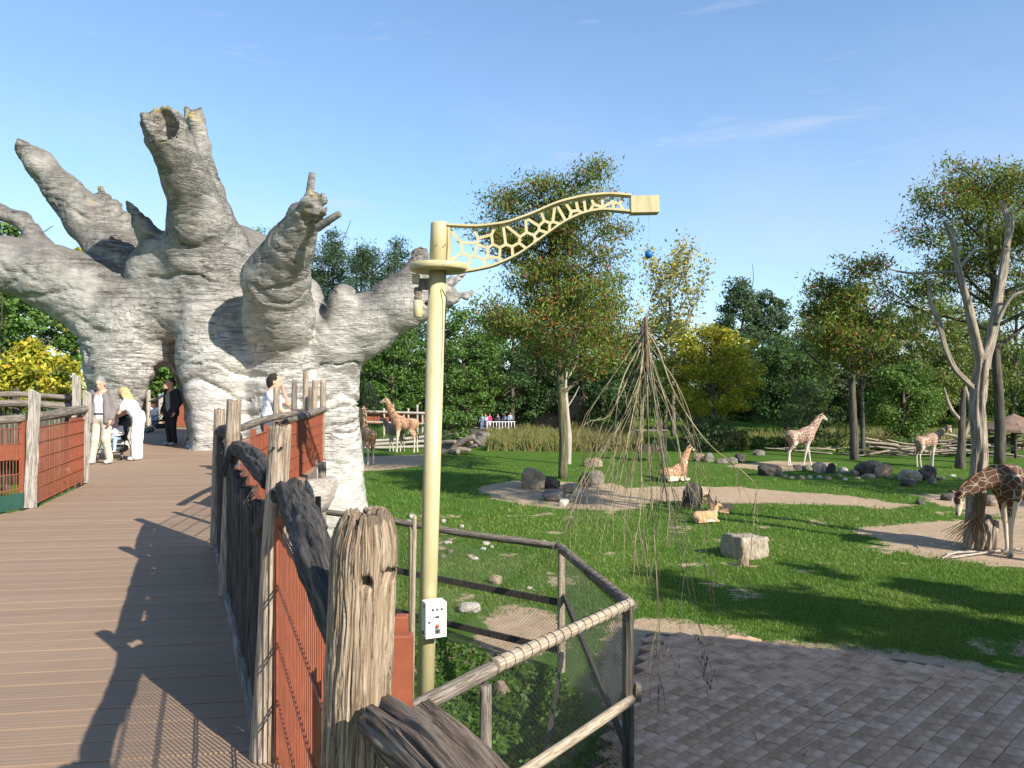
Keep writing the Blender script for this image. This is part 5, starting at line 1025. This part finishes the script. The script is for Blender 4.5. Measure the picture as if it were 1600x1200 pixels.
for i in range(46):
    top_ = np.array([r_.uniform(-.25, .40), r_.uniform(-.2, .2), r_.uniform(.6, 1.5)]); mid_ = np.array([r_.uniform(-.12, .15), r_.uniform(-.25, .05), .1]); end_ = np.array([r_.uniform(-1.1, .3), r_.uniform(-.4, .3), r_.uniform(-1.0, -.5)]); MB().tube([top_, mid_, end_], [.006, .014, .010], 4, False).build('twig', MAT['orange_twig' if i % 3 else 'willow'], bz, True)
for i, (x0, y0_, x1, y1_) in enumerate(((1485, 868, 1605, 852), (1478, 862, 1530, 858), (1500, 858, 1472, 868))): a, b = G(x0, y0_), G(x1, y1_); tag(MB().log([a+[0, 0, .05], (a+b)/2+[0, 0, .07], b+[0, 0, .04]], [.03, .035, .02], 7, 6, i).build('fallen_branch', MAT['pale_post'], None, True), 'thin peeled branch lying on bare earth under the dark giraffe', 'branch', 'peeled branches on the bare earth')
sd2 = thing('dead_tree', 'smaller dark forked dead tree behind the bleached trunk', 'dead tree', gl(1501, 51)); s0 = np.array(sd2.location)
for i, (pts_, rs_) in enumerate((([(1500, 727), (1502, 690), (1503, 650), (1506, 600)], [8, 6.5, 5.5, 3]), ([(1502, 652), (1488, 636), (1480, 618), (1475, 600)], [3.5, 3, 2.5, 1.6]), ([(1503, 680), (1514, 655), (1516, 630), (1508, 598)], [4, 3.5, 3, 2]))): MB().log([W(x, y, 51)-s0 for x, y in pts_], [r*51/1200 for r in rs_], 12, 7, 140+i, .1, .15, gf=2).build('trunk' if i == 0 else 'limb', MAT['bark' if i == 0 else 'dead_wood'], sd2, True)
wl = G(888, 700); wt = thing('dead_tree', 'short white bleached snag just behind the locust trunk', 'dead tree', (W(888, 0, 54)[0], 54, 0)); MB().log([(0, 0, -.1), (.05, 0, 1.6), (-.05, 0, 3.2), (-.2, 0, 5.2), (-.1, .1, 6.5)], [.22, .18, .17, .12, .05], 12, 6, 150, .15, .15, gf=2).build('trunk', MAT['pale_post'], wt, True)
for i in range(4): MB().log([(-.05, 0, 3+i), (-.5*(-1)**i, .1, 3.9+i), (-.8*(-1)**i, .2, 4.5+i)], [.06, .04, .015], 6, 4, 155+i).build('limb', MAT['pale_post'], wt, True)
# tree with twin trunks, thin open crown
locust('open crowned grey green tree with twin trunks right of the walking giraffe', gl(1335, 57), 12.6, 31, .55, .36, 11, .33, 24, .30, .95, False, .5, 'bark', gr='broadleaf trees', bl=.40); lt = thing('bare_trunk', 'slimmer second trunk close behind the open crowned tree', 'tree', gl(1349, 60)); mb = MB(); limbs(mb, np.random.default_rng(8), (0, 0, -.1), 11, .20, 2, 6, .6, .4, .4); mb.build('trunk', MAT['bark'], lt, True)
# belt of trees behind: name, label, px, d, top py, half width px, base-of-crown py, palette ...
belt = [('conifer', 'dark conifer with spiky top showing between the giant limbs, left of three', 520, 96, 352, 66, 640, BLUEG, 'cone', 190, 1.5, 80), ('conifer', 'blue green conifer just left of the crane pole top', 572, 92, 358, 62, 640, BLUEG, 'cone', 180, 1.5, 80), ('conifer', 'blue green conifer behind the right limb of the giant tree', 622, 92, 360, 60, 650, BLUEG, 'cone', 180, 1.4, 80), ('conifer', 'bright green conifer behind the central limb', 408, 88, 348, 58, 640, GREEN, 'cone', 170, 1.5, 80), ('conifer', 'low dark conifer behind the pale knot of the giant tree', 480, 100, 380, 66, 650, BLUEG, 'cone', 170, 1.6, 80),
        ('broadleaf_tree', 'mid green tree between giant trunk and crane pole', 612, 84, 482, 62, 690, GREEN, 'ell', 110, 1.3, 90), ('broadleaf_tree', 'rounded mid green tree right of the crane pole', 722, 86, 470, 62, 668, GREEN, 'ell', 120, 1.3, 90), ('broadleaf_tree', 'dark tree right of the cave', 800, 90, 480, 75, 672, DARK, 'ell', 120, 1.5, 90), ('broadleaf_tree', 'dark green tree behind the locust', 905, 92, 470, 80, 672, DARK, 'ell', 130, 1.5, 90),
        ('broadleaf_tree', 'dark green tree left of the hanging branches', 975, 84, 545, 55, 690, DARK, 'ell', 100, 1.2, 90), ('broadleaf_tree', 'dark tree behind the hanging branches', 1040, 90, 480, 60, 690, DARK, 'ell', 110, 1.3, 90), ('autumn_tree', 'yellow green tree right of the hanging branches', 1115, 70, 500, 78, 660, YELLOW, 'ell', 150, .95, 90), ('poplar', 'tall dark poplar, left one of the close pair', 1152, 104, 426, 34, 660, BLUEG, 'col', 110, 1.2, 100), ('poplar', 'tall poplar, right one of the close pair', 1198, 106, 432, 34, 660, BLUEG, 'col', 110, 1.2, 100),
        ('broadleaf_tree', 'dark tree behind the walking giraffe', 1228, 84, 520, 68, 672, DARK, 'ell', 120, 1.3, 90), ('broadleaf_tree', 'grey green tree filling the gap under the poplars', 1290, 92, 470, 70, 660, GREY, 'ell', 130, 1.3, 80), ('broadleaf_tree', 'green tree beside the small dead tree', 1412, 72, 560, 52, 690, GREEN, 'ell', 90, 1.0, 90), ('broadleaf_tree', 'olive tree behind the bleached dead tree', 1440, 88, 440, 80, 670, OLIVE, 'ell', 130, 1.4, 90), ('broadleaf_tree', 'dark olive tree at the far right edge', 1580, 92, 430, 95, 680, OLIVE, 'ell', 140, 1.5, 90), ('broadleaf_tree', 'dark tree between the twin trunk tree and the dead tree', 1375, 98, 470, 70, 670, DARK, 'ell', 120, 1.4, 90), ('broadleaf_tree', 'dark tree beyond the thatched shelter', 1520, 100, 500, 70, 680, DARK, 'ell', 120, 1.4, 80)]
for i, (nm, lb, px_, d, top_, hw, bot_, pal, sh, n_, cr_, per) in enumerate(belt):
    gz_ = gl(px_, d)[2]; zt, zb_ = HZ(top_, d)-gz_, HZ(bot_, d)-gz_; zb_ = max(zb_, .6); rw = hw*d/1200; tree(nm, lb, gl(px_, d), zt, (rw, rw*.8, (zt-zb_)/2), (zt+zb_)/2, pal, n_, cr_, int(per*1.6), .29*d/90, .55 if sh != 'cone' else .35, 200+i, sh, .35, 'trees round the paddock', .15 if sh == 'cone' else 0.)
# thin yellow tree with pale twigs
rng = np.random.default_rng(77); yt = thing('autumn_tree', 'sparse yellow leaved tree with pale upright twigs', 'tree', gl(1052, 82)); mb = MB(); tips = []; limbs(mb, rng, (0, 0, 0), 15.5, .28, 3, 9, 1.0, .35, .38, tips, .08, 7); mb.build('trunk', MAT['grey_wood'], yt, True); tips = np.array(tips); tips = tips[tips[:, 2] > 8]; k = np.repeat(np.arange(len(tips)), 5); P_ = tips[k]+rng.normal(0, .45, (len(k), 3)); V, Q, T = leaves(P_, .36, .5, rng, .2, pick([(4, (.34, .27, .05)), (3, (.27, .25, .05)), (1, (.38, .32, .10))], len(k), rng)); ob('crown', npmesh('crown', V, Q, MAT['leaf'], False, {'tint': ('FLOAT_COLOR', T)}), yt)
# left edge trees behind the giant limb
for i, (lb, px_, d, top_, hw, bot_, pal, nm) in enumerate((('green tree at the far left under the big limb', 10, 40, 330, 62, 600, GREEN, 'broadleaf_tree'), ('yellow green bush at the far left behind the dark fence', 55, 30, 530, 70, 640, YELLOW, 'autumn_tree'), ('green tree with yellow patches behind the left limb', 60, 44, 430, 62, 620, GREEN, 'broadleaf_tree'), ('yellow crowned tree showing over the left limb', 128, 60, 386, 40, 560, YELLOW, 'autumn_tree'), ('green tree seen through the passage', 250, 46, 560, 40, 650, GREEN, 'broadleaf_tree'), ('dark tree far left behind the fences', -30, 52, 420, 90, 640, DARK, 'broadleaf_tree'), ('green bush beside the passage behind the giant tree', 300, 50, 520, 60, 650, GREEN, 'broadleaf_tree'))):
    zt, zb_ = HZ(top_, d), max(HZ(bot_, d), .5); rw = hw*d/1200; tree(nm, lb, gl(px_, d), zt, (rw, rw*.8, (zt-zb_)/2), (zt+zb_)/2, pal, 80, .55*d/40+.1, 90, .26*d/45, .55, 300+i, 'ell', .2, 'trees round the paddock')
# dark undergrowth added to stand for the shade under the crowns
rng = np.random.default_rng(9)
for i in range(26):
    d = 104+(i % 3)*5; px_ = 400+i*49+rng.uniform(-12, 12); zt = rng.uniform(7, 12); rw = rng.uniform(3.5, 5.5); tree('thicket_tree', 'dark thicket tree added at the back for shade under the crowns', gl(px_, d), zt, (rw, 2.4, zt*.52), zt*.48, DARK, 60, 1.4, 60, .55, .6, 400+i, 'ell', .2, 'thicket at the back')
# shrubs and beds
def shrub(label, px, d, top, hw, pal, seed, n=45, cl=.45, per=70, s=.16, asp=.4, base=None, name='shrub'):
    z = gl(px, d)[2]; zt = HZ(top, d)-z; rw = hw*d/1200; r = np.random.default_rng(seed); t = thing(name, label, 'shrub', gl(px, d), 0, 'shrubs round the lawn'); P_, k = crown_clumps(r, (0, 0, zt*.48), (rw, rw*.8, zt*.5), n, cl, per); P_ = P_[P_[:, 2] > .02]; k = k[:len(P_)]; V, Q, T = leaves(P_, s, asp, r, -.3, pick(pal, len(P_), r)*(1+.35*(r.random(n)-.5)*2)[k][:, None]); ob('crown', npmesh('crown', V, Q, MAT['leaf'], False, {'tint': ('FLOAT_COLOR', T)}), t)
    mb = MB(); [mb.tube([(0, 0, 0), (r.uniform(-rw, rw)*.5, r.uniform(-rw, rw)*.4, zt*.7)], [.05, .02], 5) for _ in range(6)]; mb.build('stems', MAT['bark'], t)
shrub('rounded bright green willow shrub right of the crane pole', 706, 70, 627, 38, GREEN, 1, 70, .7, 80, .26); shrub('large grey green shrub right of the hanging branches', 1105, 64, 640, 40, GREY, 2, 70, .6, 80, .22); shrub('yellow green low bush right of the grey shrub', 1152, 66, 664, 20, OLIVE, 3, 30, .5, 60, .22); shrub('thin leafed bush behind the walking giraffe', 1258, 66, 585, 30, GREY, 4, 50, .6, 60, .24); shrub('dry twiggy bush left of the twin trunks', 1308, 63, 650, 22, OLIVE, 5, 24, .4, 30, .2); shrub('small russet bush by the twin trunks', 1376, 62, 675, 20, [(3, (.16, .10, .04)), (2, (.12, .11, .04))], 6, 24, .4, 50, .2)
for i, px_ in enumerate((1190, 1225, 1290, 1335, 1410, 1450, 1540, 1590)): shrub('low weedy bush along the back of the lawn', px_, 68+i % 3, 676+(i % 3)*3, 26, OLIVE if i % 2 else GREEN, 20+i, 26, .5, 50, .24)
def reeds(name, label, x0, x1, y0_, y1_, n, h, pal, seed):
    r = np.random.default_rng(seed); px = r.uniform(x0, x1, n); py = r.uniform(y0_, y1_, n); d = CAMZ*1200/(py-597); x = (px-800)/1200*d; b = np.stack([x, d, hgt(x, d)-.02], 1); hh = h*(.5+.7*r.random(n))*(1+.3*vnoise(b*.6, seed)); ln = r.normal(0, .22, (n, 2)); m_ = b+np.stack([ln[:, 0]*hh*.4, ln[:, 1]*hh*.4, hh*.6], 1); tp = b+np.stack([ln[:, 0]*hh, ln[:, 1]*hh, hh], 1); w_ = np.array([1, 0, 0])*.035
    V = np.stack([b-w_, b+w_, m_+w_*.8, tp, m_-w_*.8], 1).reshape(-1, 3); c = np.repeat(np.c_[pick(pal, n, r), np.ones(n)], 5, 0); tag(ob(name, npmesh(name, V, np.arange(n*5).reshape(-1, 5), MAT['leaf'], False, {'tint': ('FLOAT_COLOR', c)})), label, 'plants', kind='stuff')
REED = [(3, (.13, .15, .04)), (3, (.20, .17, .06)), (2, (.08, .12, .03)), (1, (.26, .19, .08))]
reeds('reed_bed', 'tall yellow green grasses left of the locust trunk', 762, 872, 676, 699, 5200, 1.15, REED, 3); reeds('reed_bed', 'russet and green grasses right of the locust trunk', 885, 1005, 674, 700, 5200, 1.3, [(3, (.22, .15, .06)), (3, (.15, .14, .04)), (2, (.08, .12, .03))], 4); reeds('reed_bed', 'long grass strip behind the lawn at the right', 1120, 1600, 672, 692, 6000, .8, REED, 5); reeds('reed_bed', 'green weeds behind the giraffe group', 560, 690, 672, 688, 2600, 1.0, GREEN, 6)
# ivy-like cover in the pen
r = np.random.default_rng(6); n = 16000; x = r.uniform(-5.2, 1.5, n); y = r.uniform(8.2, 19.2, n); pen_poly = [A, B, C, np.array([-2.2, 6.9]), np.array([-5.6, 12]), D]; ok = (poly_sd(x, y, pen_poly) < -.05) & (dirt_at(x, y)+.4*vnoise(np.stack([x*1.5, y*1.5, x*0], 1), 3) > .05); x, y = x[ok], y[ok]; hm_ = .10+.14*np.clip(fbm(np.stack([x*.9, y*.9, x*0], 1), 12, 2), -.5, 1); P_ = np.stack([x, y, hm_*r.random(len(x))+.02], 1); V, Q, T = leaves(P_, .085, .7, r, 0, pick([(4, (.055, .12, .02)), (3, (.08, .16, .03)), (2, (.04, .08, .018))], len(x), r)); tag(ob('ground_cover', npmesh('ground_cover', V, Q, MAT['leaf'], False, {'tint': ('FLOAT_COLOR', T)})), 'leafy green ground cover inside the chain link pen', 'plants', kind='stuff')
for i, (x, y, s_) in enumerate(((-.2, 9.3, .5), (-.7, 8.9, .55), (.5, 10.3, .35), (-1.6, 10.2, .4), (-3.6, 13.5, .7), (-3.9, 14.6, .6))):
    r = np.random.default_rng(60+i); t = thing('leafy_plant', 'low leafy plant clump growing inside the pen', 'plant', (x, y, 0), 0, 'plants in the pen'); P_ = r.normal(0, 1, (420, 3))*np.array([.34, .34, .2])*s_*1.6+[0, 0, .3*s_+.1]; P_ = P_[P_[:, 2] > 0]; V, Q, T = leaves(P_, .13, .5, r, 0, pick(GREEN, len(P_), r)); ob('foliage', npmesh('foliage', V, Q, MAT['leaf'], False, {'tint': ('FLOAT_COLOR', T)}), t)
# trees outside the frame at the right whose shadows lie across the lawn
for i, (x, y, H, w_, zb_) in enumerate(((22.3, 3.6, 16., 2.3, 1.5), (25.5, 6.4, 14.5, 1.3, 2.), (25.6, 1.6, 14.5, 2.0, 1.5), (24.5, 16.5, 27, 3.4, 17.), (41, 24, 21, 4.5, 9.), (36, 12, 14, 2.5, 4.))): tree('broadleaf_tree', 'tree standing out of view at the right of the lawn', (x, y, 0), H, (w_, w_, (H-zb_)/2), (H+zb_)/2, GREEN, 110, w_*.42, 70, .36, .6, 500+i, 'col', .25, 'trees right of the lawn')
# ------------------------------------------------------------ rocks, logs, cave, shelter, lodge
def stone_mat(name, a, b, c, streak=False):
    m, t, p = new_mat(name); v = coords(t, 'Object', (1, 1, .35) if streak else (1, 1, 1)); f = noise(t, v, 3. if streak else 2.2, 9., .7)
    L(t, mixc(t, .35, ramp(t, f, [(.3, a), (.5, b), (.68, c)]), ramp(t, noise(t, v, 14., 5.), [(.4, a), (.6, c)])), p.inputs['Base Color']); p.inputs['Roughness'].default_value = .9; p.inputs['Specular IOR Level'].default_value = .2; bump(t, p, noise(t, v, 9., 9., .7), .8, .04); return m
ST = {'grey': stone_mat('grey_stone', (.085, .073, .06), (.17, .148, .122), (.28, .25, .21)), 'tan': stone_mat('tan_stone', (.15, .105, .068), (.28, .205, .135), (.41, .32, .225)), 'dark': stone_mat('dark_stone', (.028, .025, .022), (.068, .06, .052), (.14, .125, .108)), 'pale': stone_mat('pale_stone', (.28, .25, .21), (.42, .385, .33), (.54, .50, .44)), 'streak': stone_mat('streaked_stone', (.12, .09, .06), (.30, .245, .18), (.47, .41, .325), True)}
def rock(label, px, py, w, h, kind, seed, shape=4., flat=False, yaw=None, depth=.8, name='boulder', group='stones on the lawn'):
    g = G(px, py); d = g[1]; W_, H_ = w*d/1200, h*d/1200; r = np.random.default_rng(seed); n = 18; V = []; 
    th = np.linspace(0, PI, n); ph = np.linspace(0, 2*PI, 2*n, endpoint=False); Tt, Pp = np.meshgrid(th, ph, indexing='ij'); D_ = np.stack([np.sin(Tt)*np.cos(Pp), np.sin(Tt)*np.sin(Pp), np.cos(Tt)], -1).reshape(-1, 3)
    s_ = (np.abs(D_)**shape).sum(1)**(-1/shape); V = D_*s_[:, None]
    for _ in range(7):                                   # chip planes off
        nn_ = unit(r.normal(size=3)); c_ = r.uniform(.68, .95); k = V@nn_; o = k > c_; V[o] -= np.outer(k[o]-c_, nn_)*.9
    V = V*(1+.10*fbm(V*1.6+seed, seed, 4, .55))[:, None]; V = V*np.array([W_/2, W_/2*depth, H_*.62]); V[:, 2] += H_*.42
    idx = np.arange(n*2*n).reshape(n, 2*n); Q = np.stack([idx[:-1], idx[1:], np.roll(idx, -1, 1)[1:], np.roll(idx, -1, 1)[:-1]], -1).reshape(-1, 4)
    o = ob(name, npmesh(name, V, Q, ST[kind], not flat), None, (g[0], g[1]+W_*.2, -.02), yaw if yaw is not None else r.uniform(-.4, .4)); return tag(o, label, 'rock', group)
bx = Field((-1., -.9, -.1), (1., .9, 1.), .04)
g_ = [bx.lo[i]+np.arange(bx.n[i])*bx.res for i in range(3)]; qx, qy, qz = g_[0][:, None, None], g_[1][None, :, None], g_[2][None, None, :]; sx_ = .60-.10*qz; bx.f = (np.maximum(np.maximum(np.abs(qx+.10*qz)-sx_, np.abs(qy)-.50+.06*qz), np.abs(qz-.27+.10*qx)-.40)).astype(np.float32)
V, Q = bx.mesh(); V = V+vnormals(V, Q)*(.05*fbm(V*2.2, 3, 4)+.02*vnoise(V*9, 5))[:, None]; q = G(1172, 868); tag(ob('stone_block', npmesh('stone_block', V, Q, ST['streak']), None, (q[0]+.02, q[1]+.5, 0), math.radians(27)), 'large squared pale topped stone block on the near lawn', 'rock', 'stones on the lawn'); rock('small yellowish stone beside the squared block', 1163, 878, 16, 16, 'tan', 6, 3., True)
RK = [(834, 758, 38, 30, 'tan', 'big rounded tan boulder left of the locust base'), (862, 757, 26, 18, 'dark', 'dark boulder touching the rounded tan boulder'), (866, 775, 42, 14, 'grey', 'long flat grey stone below the rounded boulder'), (881, 784, 17, 10, 'pale', 'small white stone on the edge of the bare patch'), (893, 764, 26, 14, 'tan', 'flat tan stone at the foot of the locust'), (905, 770, 20, 11, 'pale', 'pale squarish stone right of the flat tan one'), (914, 754, 24, 20, 'dark', 'dark jagged boulder right of the locust base'), (932, 752, 24, 22, 'grey', 'grey jagged boulder furthest right at the locust'), (928, 724, 32, 14, 'tan', 'low brown stone on the lawn behind the locust'),
      (1082, 786, 34, 36, 'dark', 'upright dark slab stone beside the resting antelopes'), (1097, 782, 30, 26, 'tan', 'tan stone leaning behind the dark upright slab'), (1205, 738, 38, 17, 'dark', 'low dark oval boulder alone on the lawn'), (1187, 706, 18, 9, 'grey', 'small grey stone far behind the oval boulder'), (1092, 715, 20, 12, 'tan', 'tan stone right of the lying giraffe'), (1108, 716, 16, 14, 'grey', 'grey stone second right of the lying giraffe'), (1128, 719, 20, 9, 'grey', 'low grey stone in the far row of stones'), (1145, 718, 16, 9, 'grey', 'small grey stone in the far row of stones'), (1158, 716, 17, 13, 'dark', 'dark stone at the end of the far row'),
      (1247, 727, 13, 7, 'dark', 'small dark stone under the walking giraffe'), (1262, 729, 14, 8, 'grey', 'small grey stone right of the walking giraffe feet'), (1283, 733, 24, 16, 'streak', 'upright streaked stone right of the walking giraffe'), (1300, 734, 13, 16, 'dark', 'dark upright stone beside the streaked one'), (1318, 733, 18, 9, 'pale', 'low pale stone in the row of boulders'), (1338, 737, 22, 9, 'grey', 'flat grey stone before the big two toned boulder'), (1366, 738, 46, 24, 'dark', 'largest dark boulder in the right row'), (1383, 740, 26, 20, 'tan', 'orange tan boulder against the largest dark one'), (1358, 742, 20, 8, 'tan', 'small tan stone before the largest boulder'), (1425, 746, 33, 18, 'streak', 'striped pale boulder left of the bleached trunk'), (1420, 753, 22, 9, 'dark', 'flat dark stone under the striped boulder'), (1450, 744, 28, 22, 'dark', 'boulder right of the striped one, coloured dark for shadow'), (1458, 749, 12, 9, 'grey', 'small square grey stone by the dark boulder'), (1440, 782, 14, 8, 'dark', 'small dark stone on the bare earth left of the trunk'), (1480, 776, 16, 10, 'dark', 'dark stone on the bare earth by the giraffe muzzle'), (1562, 784, 40, 14, 'tan', 'log like tan stone behind the dark giraffe leg'), (752, 692, 30, 22, 'grey', 'grey rock heap at the end of the log pile'), (735, 691, 20, 10, 'tan', 'tan rock at the end of the log pile')]  # boulder right of the striped one is dark to stand for shadow
for i, (x, y, w, h, k, lb) in enumerate(RK): rock(lb, x, y, w, h, k, 30+i, 3.2, True)
rg_ = random.Random(8)
for i in range(18):
    x, y = rg_.choice([(rg_.uniform(628, 660), rg_.uniform(765, 800)), (rg_.uniform(690, 770), rg_.uniform(768, 845)), (rg_.uniform(690, 850), rg_.uniform(815, 900))]); rock('small pale stone scattered among the pen greenery', x, y+22, rg_.uniform(7, 14), rg_.uniform(4, 7), rg_.choice(['pale', 'pale', 'tan', 'grey']), 80+i, 2.6, True, name='stone', group='stones in the pen')
rock('long white flat stone inside the pen right of the crane', 733, 952, 36, 15, 'pale', 120, 2.6, True, name='stone', group='stones in the pen'); rock('pale stone in the leaves behind the pen post', 782, 1080, 30, 20, 'tan', 121, 2.6, True, name='stone', group='stones in the pen'); rock('reddish stone inside the pen left of the corner post', 773, 905, 22, 12, 'tan', 122, 2.8, True, name='stone', group='stones in the pen')
for i in range(26): x = 1225+i*14+rg_.uniform(-4, 4); rock('small rubble stone along the row of boulders', x, 741+rg_.uniform(-3, 4), rg_.uniform(6, 11), rg_.uniform(4, 7), rg_.choice(['pale', 'grey', 'tan']), 130+i, 2.5, True, name='stone', group='rubble along the boulders')
# log pile right of the crane pole
for i, (x0, y0_, x1, y1_, r_) in enumerate(((690, 700, 742, 676, 6), (682, 688, 712, 684, 4), (715, 696, 745, 690, 4), (692, 694, 735, 698, 4.5), (735, 678, 752, 690, 4), (720, 680, 738, 686, 3.5), (690, 678, 714, 671, 1.8), (705, 701, 716, 700, 5))):
    a, b = W(x0, y0_, 62), W(x1, y1_, 61); lb = ('thick grey log leaning across the pile', 'short log low in the pile by the crane pole', 'log end right in the pile', 'lower log of the pile', 'forked stump end of the pile', 'small log on top of the pile', 'thin bleached branch sticking out left of the pile', 'cut pale log end before the pile')[i]
    tag(MB().log([a, (a+b)/2+[0, 0, .04], b], [r_*62/1200, r_*62/1200*.95, r_*62/1200*.8], 12, 7, 170+i, .14, .14, gf=2).build('log', MAT['dead_wood' if i % 2 else 'grey_wood'], None, True), lb, 'log', 'log pile')
# barrier of dead branches at the back right
rg_ = random.Random(21)
for i in range(64):
    x0 = rg_.uniform(1290, 1600) if i % 4 else rg_.uniform(1430, 1610); d = rg_.uniform(59, 63); yb = rg_.uniform(698, 706)-597; z0 = rg_.uniform(.1, 1.5 if x0 > 1430 else .8); ln = rg_.uniform(2, 5.5); an_ = rg_.uniform(-.35, .35)+(PI if rg_.random() < .5 else 0); a = np.array([(x0-800)/1200*d, d, z0]); b = a+np.array([math.cos(an_)*ln, math.sin(an_)*ln*.3, rg_.uniform(-.7, .7)]); b[2] = max(b[2], .08); r_ = rg_.uniform(.04, .13)
    tag(MB().log([a, (a+b)/2+[0, rg_.uniform(-.2, .2), rg_.uniform(-.15, .2)], b], [r_, r_*.85, r_*.5], 8, 5, 200+i, .15, .12, gf=2).build('dead_branch', MAT['dead_wood' if i % 3 else 'bark'], None, True), 'grey dead branch stacked in the barrier at the back of the lawn', 'branch', 'branches of the barrier')
# feed rack behind the hanging branches
rk = thing('feed_rack', 'dark wooden feed rack behind the hanging branches', 'feed rack', gl(1018, 56))
for sx in (-.95, .95):
    for sy in (-.4, .4): MB().log([(sx, sy, -.05), (sx, sy, 2.2)], .07, 8, 4, int(sx*9)).build('leg', MAT['bark'], rk, True)
MB().box((0, 0, 2.25), (2.3, 1.1, .07)).build('top', MAT['grey_wood'], rk); MB().box((0, 0, .95), (2.0, .9, .5)).build('trough', MAT['dark_wood'], rk)
for i in range(9): MB().tube([(-.88+i*.22, -.4, .5), (-.88+i*.22, -.48, 1.25)], .03, 5).build('slat', MAT['bark'], rk)
# second feeding post by the giraffe group
fp = thing('feeding_post', 'yellow green feeding post with hanging branches at the giant trunk edge', 'post', (W(566, 0, 60)[0], 60, 0)); MB().tube([(0, 0, 0), (0, 0, 3.6)], .16, 14).build('pole', MAT['moss_bark'], fp, True); MB().box((0, -.05, 3.2), (.42, .42, 1.1), bev=.03).build('box', flat('yellow_green_box', (.36, .34, .12), .6), fp); MB().tube([(0, 0, 3.6), (.1, 0, 5.6), (.5, -.2, 5.9)], .07, 8).build('arm', MAT['moss_bark'], fp, True)
rg_ = random.Random(2); 
for i in range(22): MB().tube([(.5, -.2, 5.8), (.5+rg_.uniform(-.4, .7), -.2+rg_.uniform(-.4, .4), 4.6), (.5+rg_.uniform(-.7, 1.4), -.2+rg_.uniform(-.5, .5), rg_.uniform(2.4, 3.8))], [.035, .028, .012], 4).build('branch', MAT['willow'], fp, True)
# rock face with a dark cave and its white railing
cv = Field((-9, 86, -1), (14, 101, 13), .3)
for i in range(34):
    r = random.Random(i); x = r.uniform(-7.5, 8); cv.cap((x, r.uniform(92, 98), r.uniform(0, 4)), (x+r.uniform(-1, 1), r.uniform(92.5, 98), r.uniform(4.5, 8)), r.uniform(1., 1.9), r.uniform(.8, 1.5), .5)
cv.cap((-3.4, 88, 2.4), (-3.0, 97, 2.6), 2.5, 2.2, .4, (1, 1, .9), cut=True).cap((-3, 93, 2.5), (3, 95, 2.5), 1.9, 1.9, .4, cut=True); V, Q = cv.mesh(); V = V+vnormals(V, Q)*(.35*fbm(V*.7, 5, 4))[:, None]
tag(ob('cave_rock', npmesh('cave_rock', V-np.array([0, 92, 0]), Q, ST['tan'], False), None, (0, 92, 0)), 'tan rock face with a dark cave behind the visitors', 'rock face')
wr = thing('railing', 'white railing in front of the visitors at the cave', 'railing', (W(783, 0, 84)[0], 84, .68))
for i in range(10): MB().box((-1.5+i*.33, 0, .45), (.07, .05, .9)).build('baluster', MAT['white'], wr)
MB().box((0, -.02, .9), (3.1, .07, .07)).build('top_rail', MAT['white'], wr); MB().box((0, -.02, .12), (3.1, .07, .06)).build('bottom_rail', MAT['white'], wr)
bk = MB(); nb_ = 14; V = []
for i in range(nb_+1):
    a = PI*i/nb_
    for y, k_ in ((79.5, 0), (82.6, 1), (96., 1)): V.append((-2.2-9.5*math.cos(a), y, -.05+k_*.74*min(1, 3*math.sin(a))))
tag(bk.add(V, [(3*i+k, 3*i+3+k, 3*i+4+k, 3*i+1+k) for i in range(nb_) for k in (0, 1)]).build('terrace', MAT['bark']), kind='structure')
# thatched parasol shelter at the right edge
sh = thing('shelter', 'round thatched parasol shelter at the far right edge', 'shelter', gl(1584, 60)); MAT['thatch'] = simple('brown_thatch', [(.3, (.15, .09, .065)), (.6, (.27, .175, .13)), (.8, (.36, .26, .20))], 3., .95, (1, 1, .4), 1., .05)
MB().lathe((0, 0, 0), [(2.6, 1.95), (2.55, 2.15), (1.3, 2.75), (.35, 3.15), (.06, 3.3), (.05, 3.35)], 16).build('roof', MAT['thatch'], sh)
for k in range(6): a = k*PI/3; MB().log([(2.1*math.cos(a), 2.1*math.sin(a), 0), (2.1*math.cos(a), 2.1*math.sin(a), 2.1)], .09, 8, 3, k).build('post', MAT['bark'], sh, True)
MB().log([(0, 0, 0), (0, 0, 3.0)], .12, 8, 3, 9).build('centre_post', MAT['bark'], sh, True)
# lodge out of view at the right: added and shaped to throw the broad shadow over the paving
lg = thing('lodge', 'unseen timber lodge right of the walkway, shaped to shade the paving', 'building', (14, 2, 0)); Q4 = [(12.3, 7.5), (20.2, 4.4), (17.2, -4.4), (8.8, -2.2)]
def prism(q, z0, z1, name, mat, sc=1., par=None):
    c = np.mean(q, 0); V = [((x-c[0])*sc+c[0]-14, (y-c[1])*sc+c[1]-2, z) for z in (z0, z1) for x, y in q]; n = len(q); return MB().add(V, [tuple(range(n))[::1], tuple(range(n, 2*n))[::-1]]+[(i, i+n, (i+1) % n+n, (i+1) % n) for i in range(n)]).build(name, mat, par if par is not None else lg)
prism(Q4, 0, 7.9, 'wall', MAT['grey_wood'], .94); prism(Q4, 7.9, 8.5, 'roof', MAT['thatch'], 1.0)
for k in range(4):
    a = np.array(Q4[0])*.97+np.array([.0, 0]); b = np.array(Q4[1]); c = a+(b-a)*(k+.6)/4.6; MB().box((c[0]-14.2, c[1]-2-.35, 5.4), (1.0, .2, 1.3), X=(b-a).tolist()+[0], Y=(.3, .9, 0)).build('window', MAT['black'], lg)
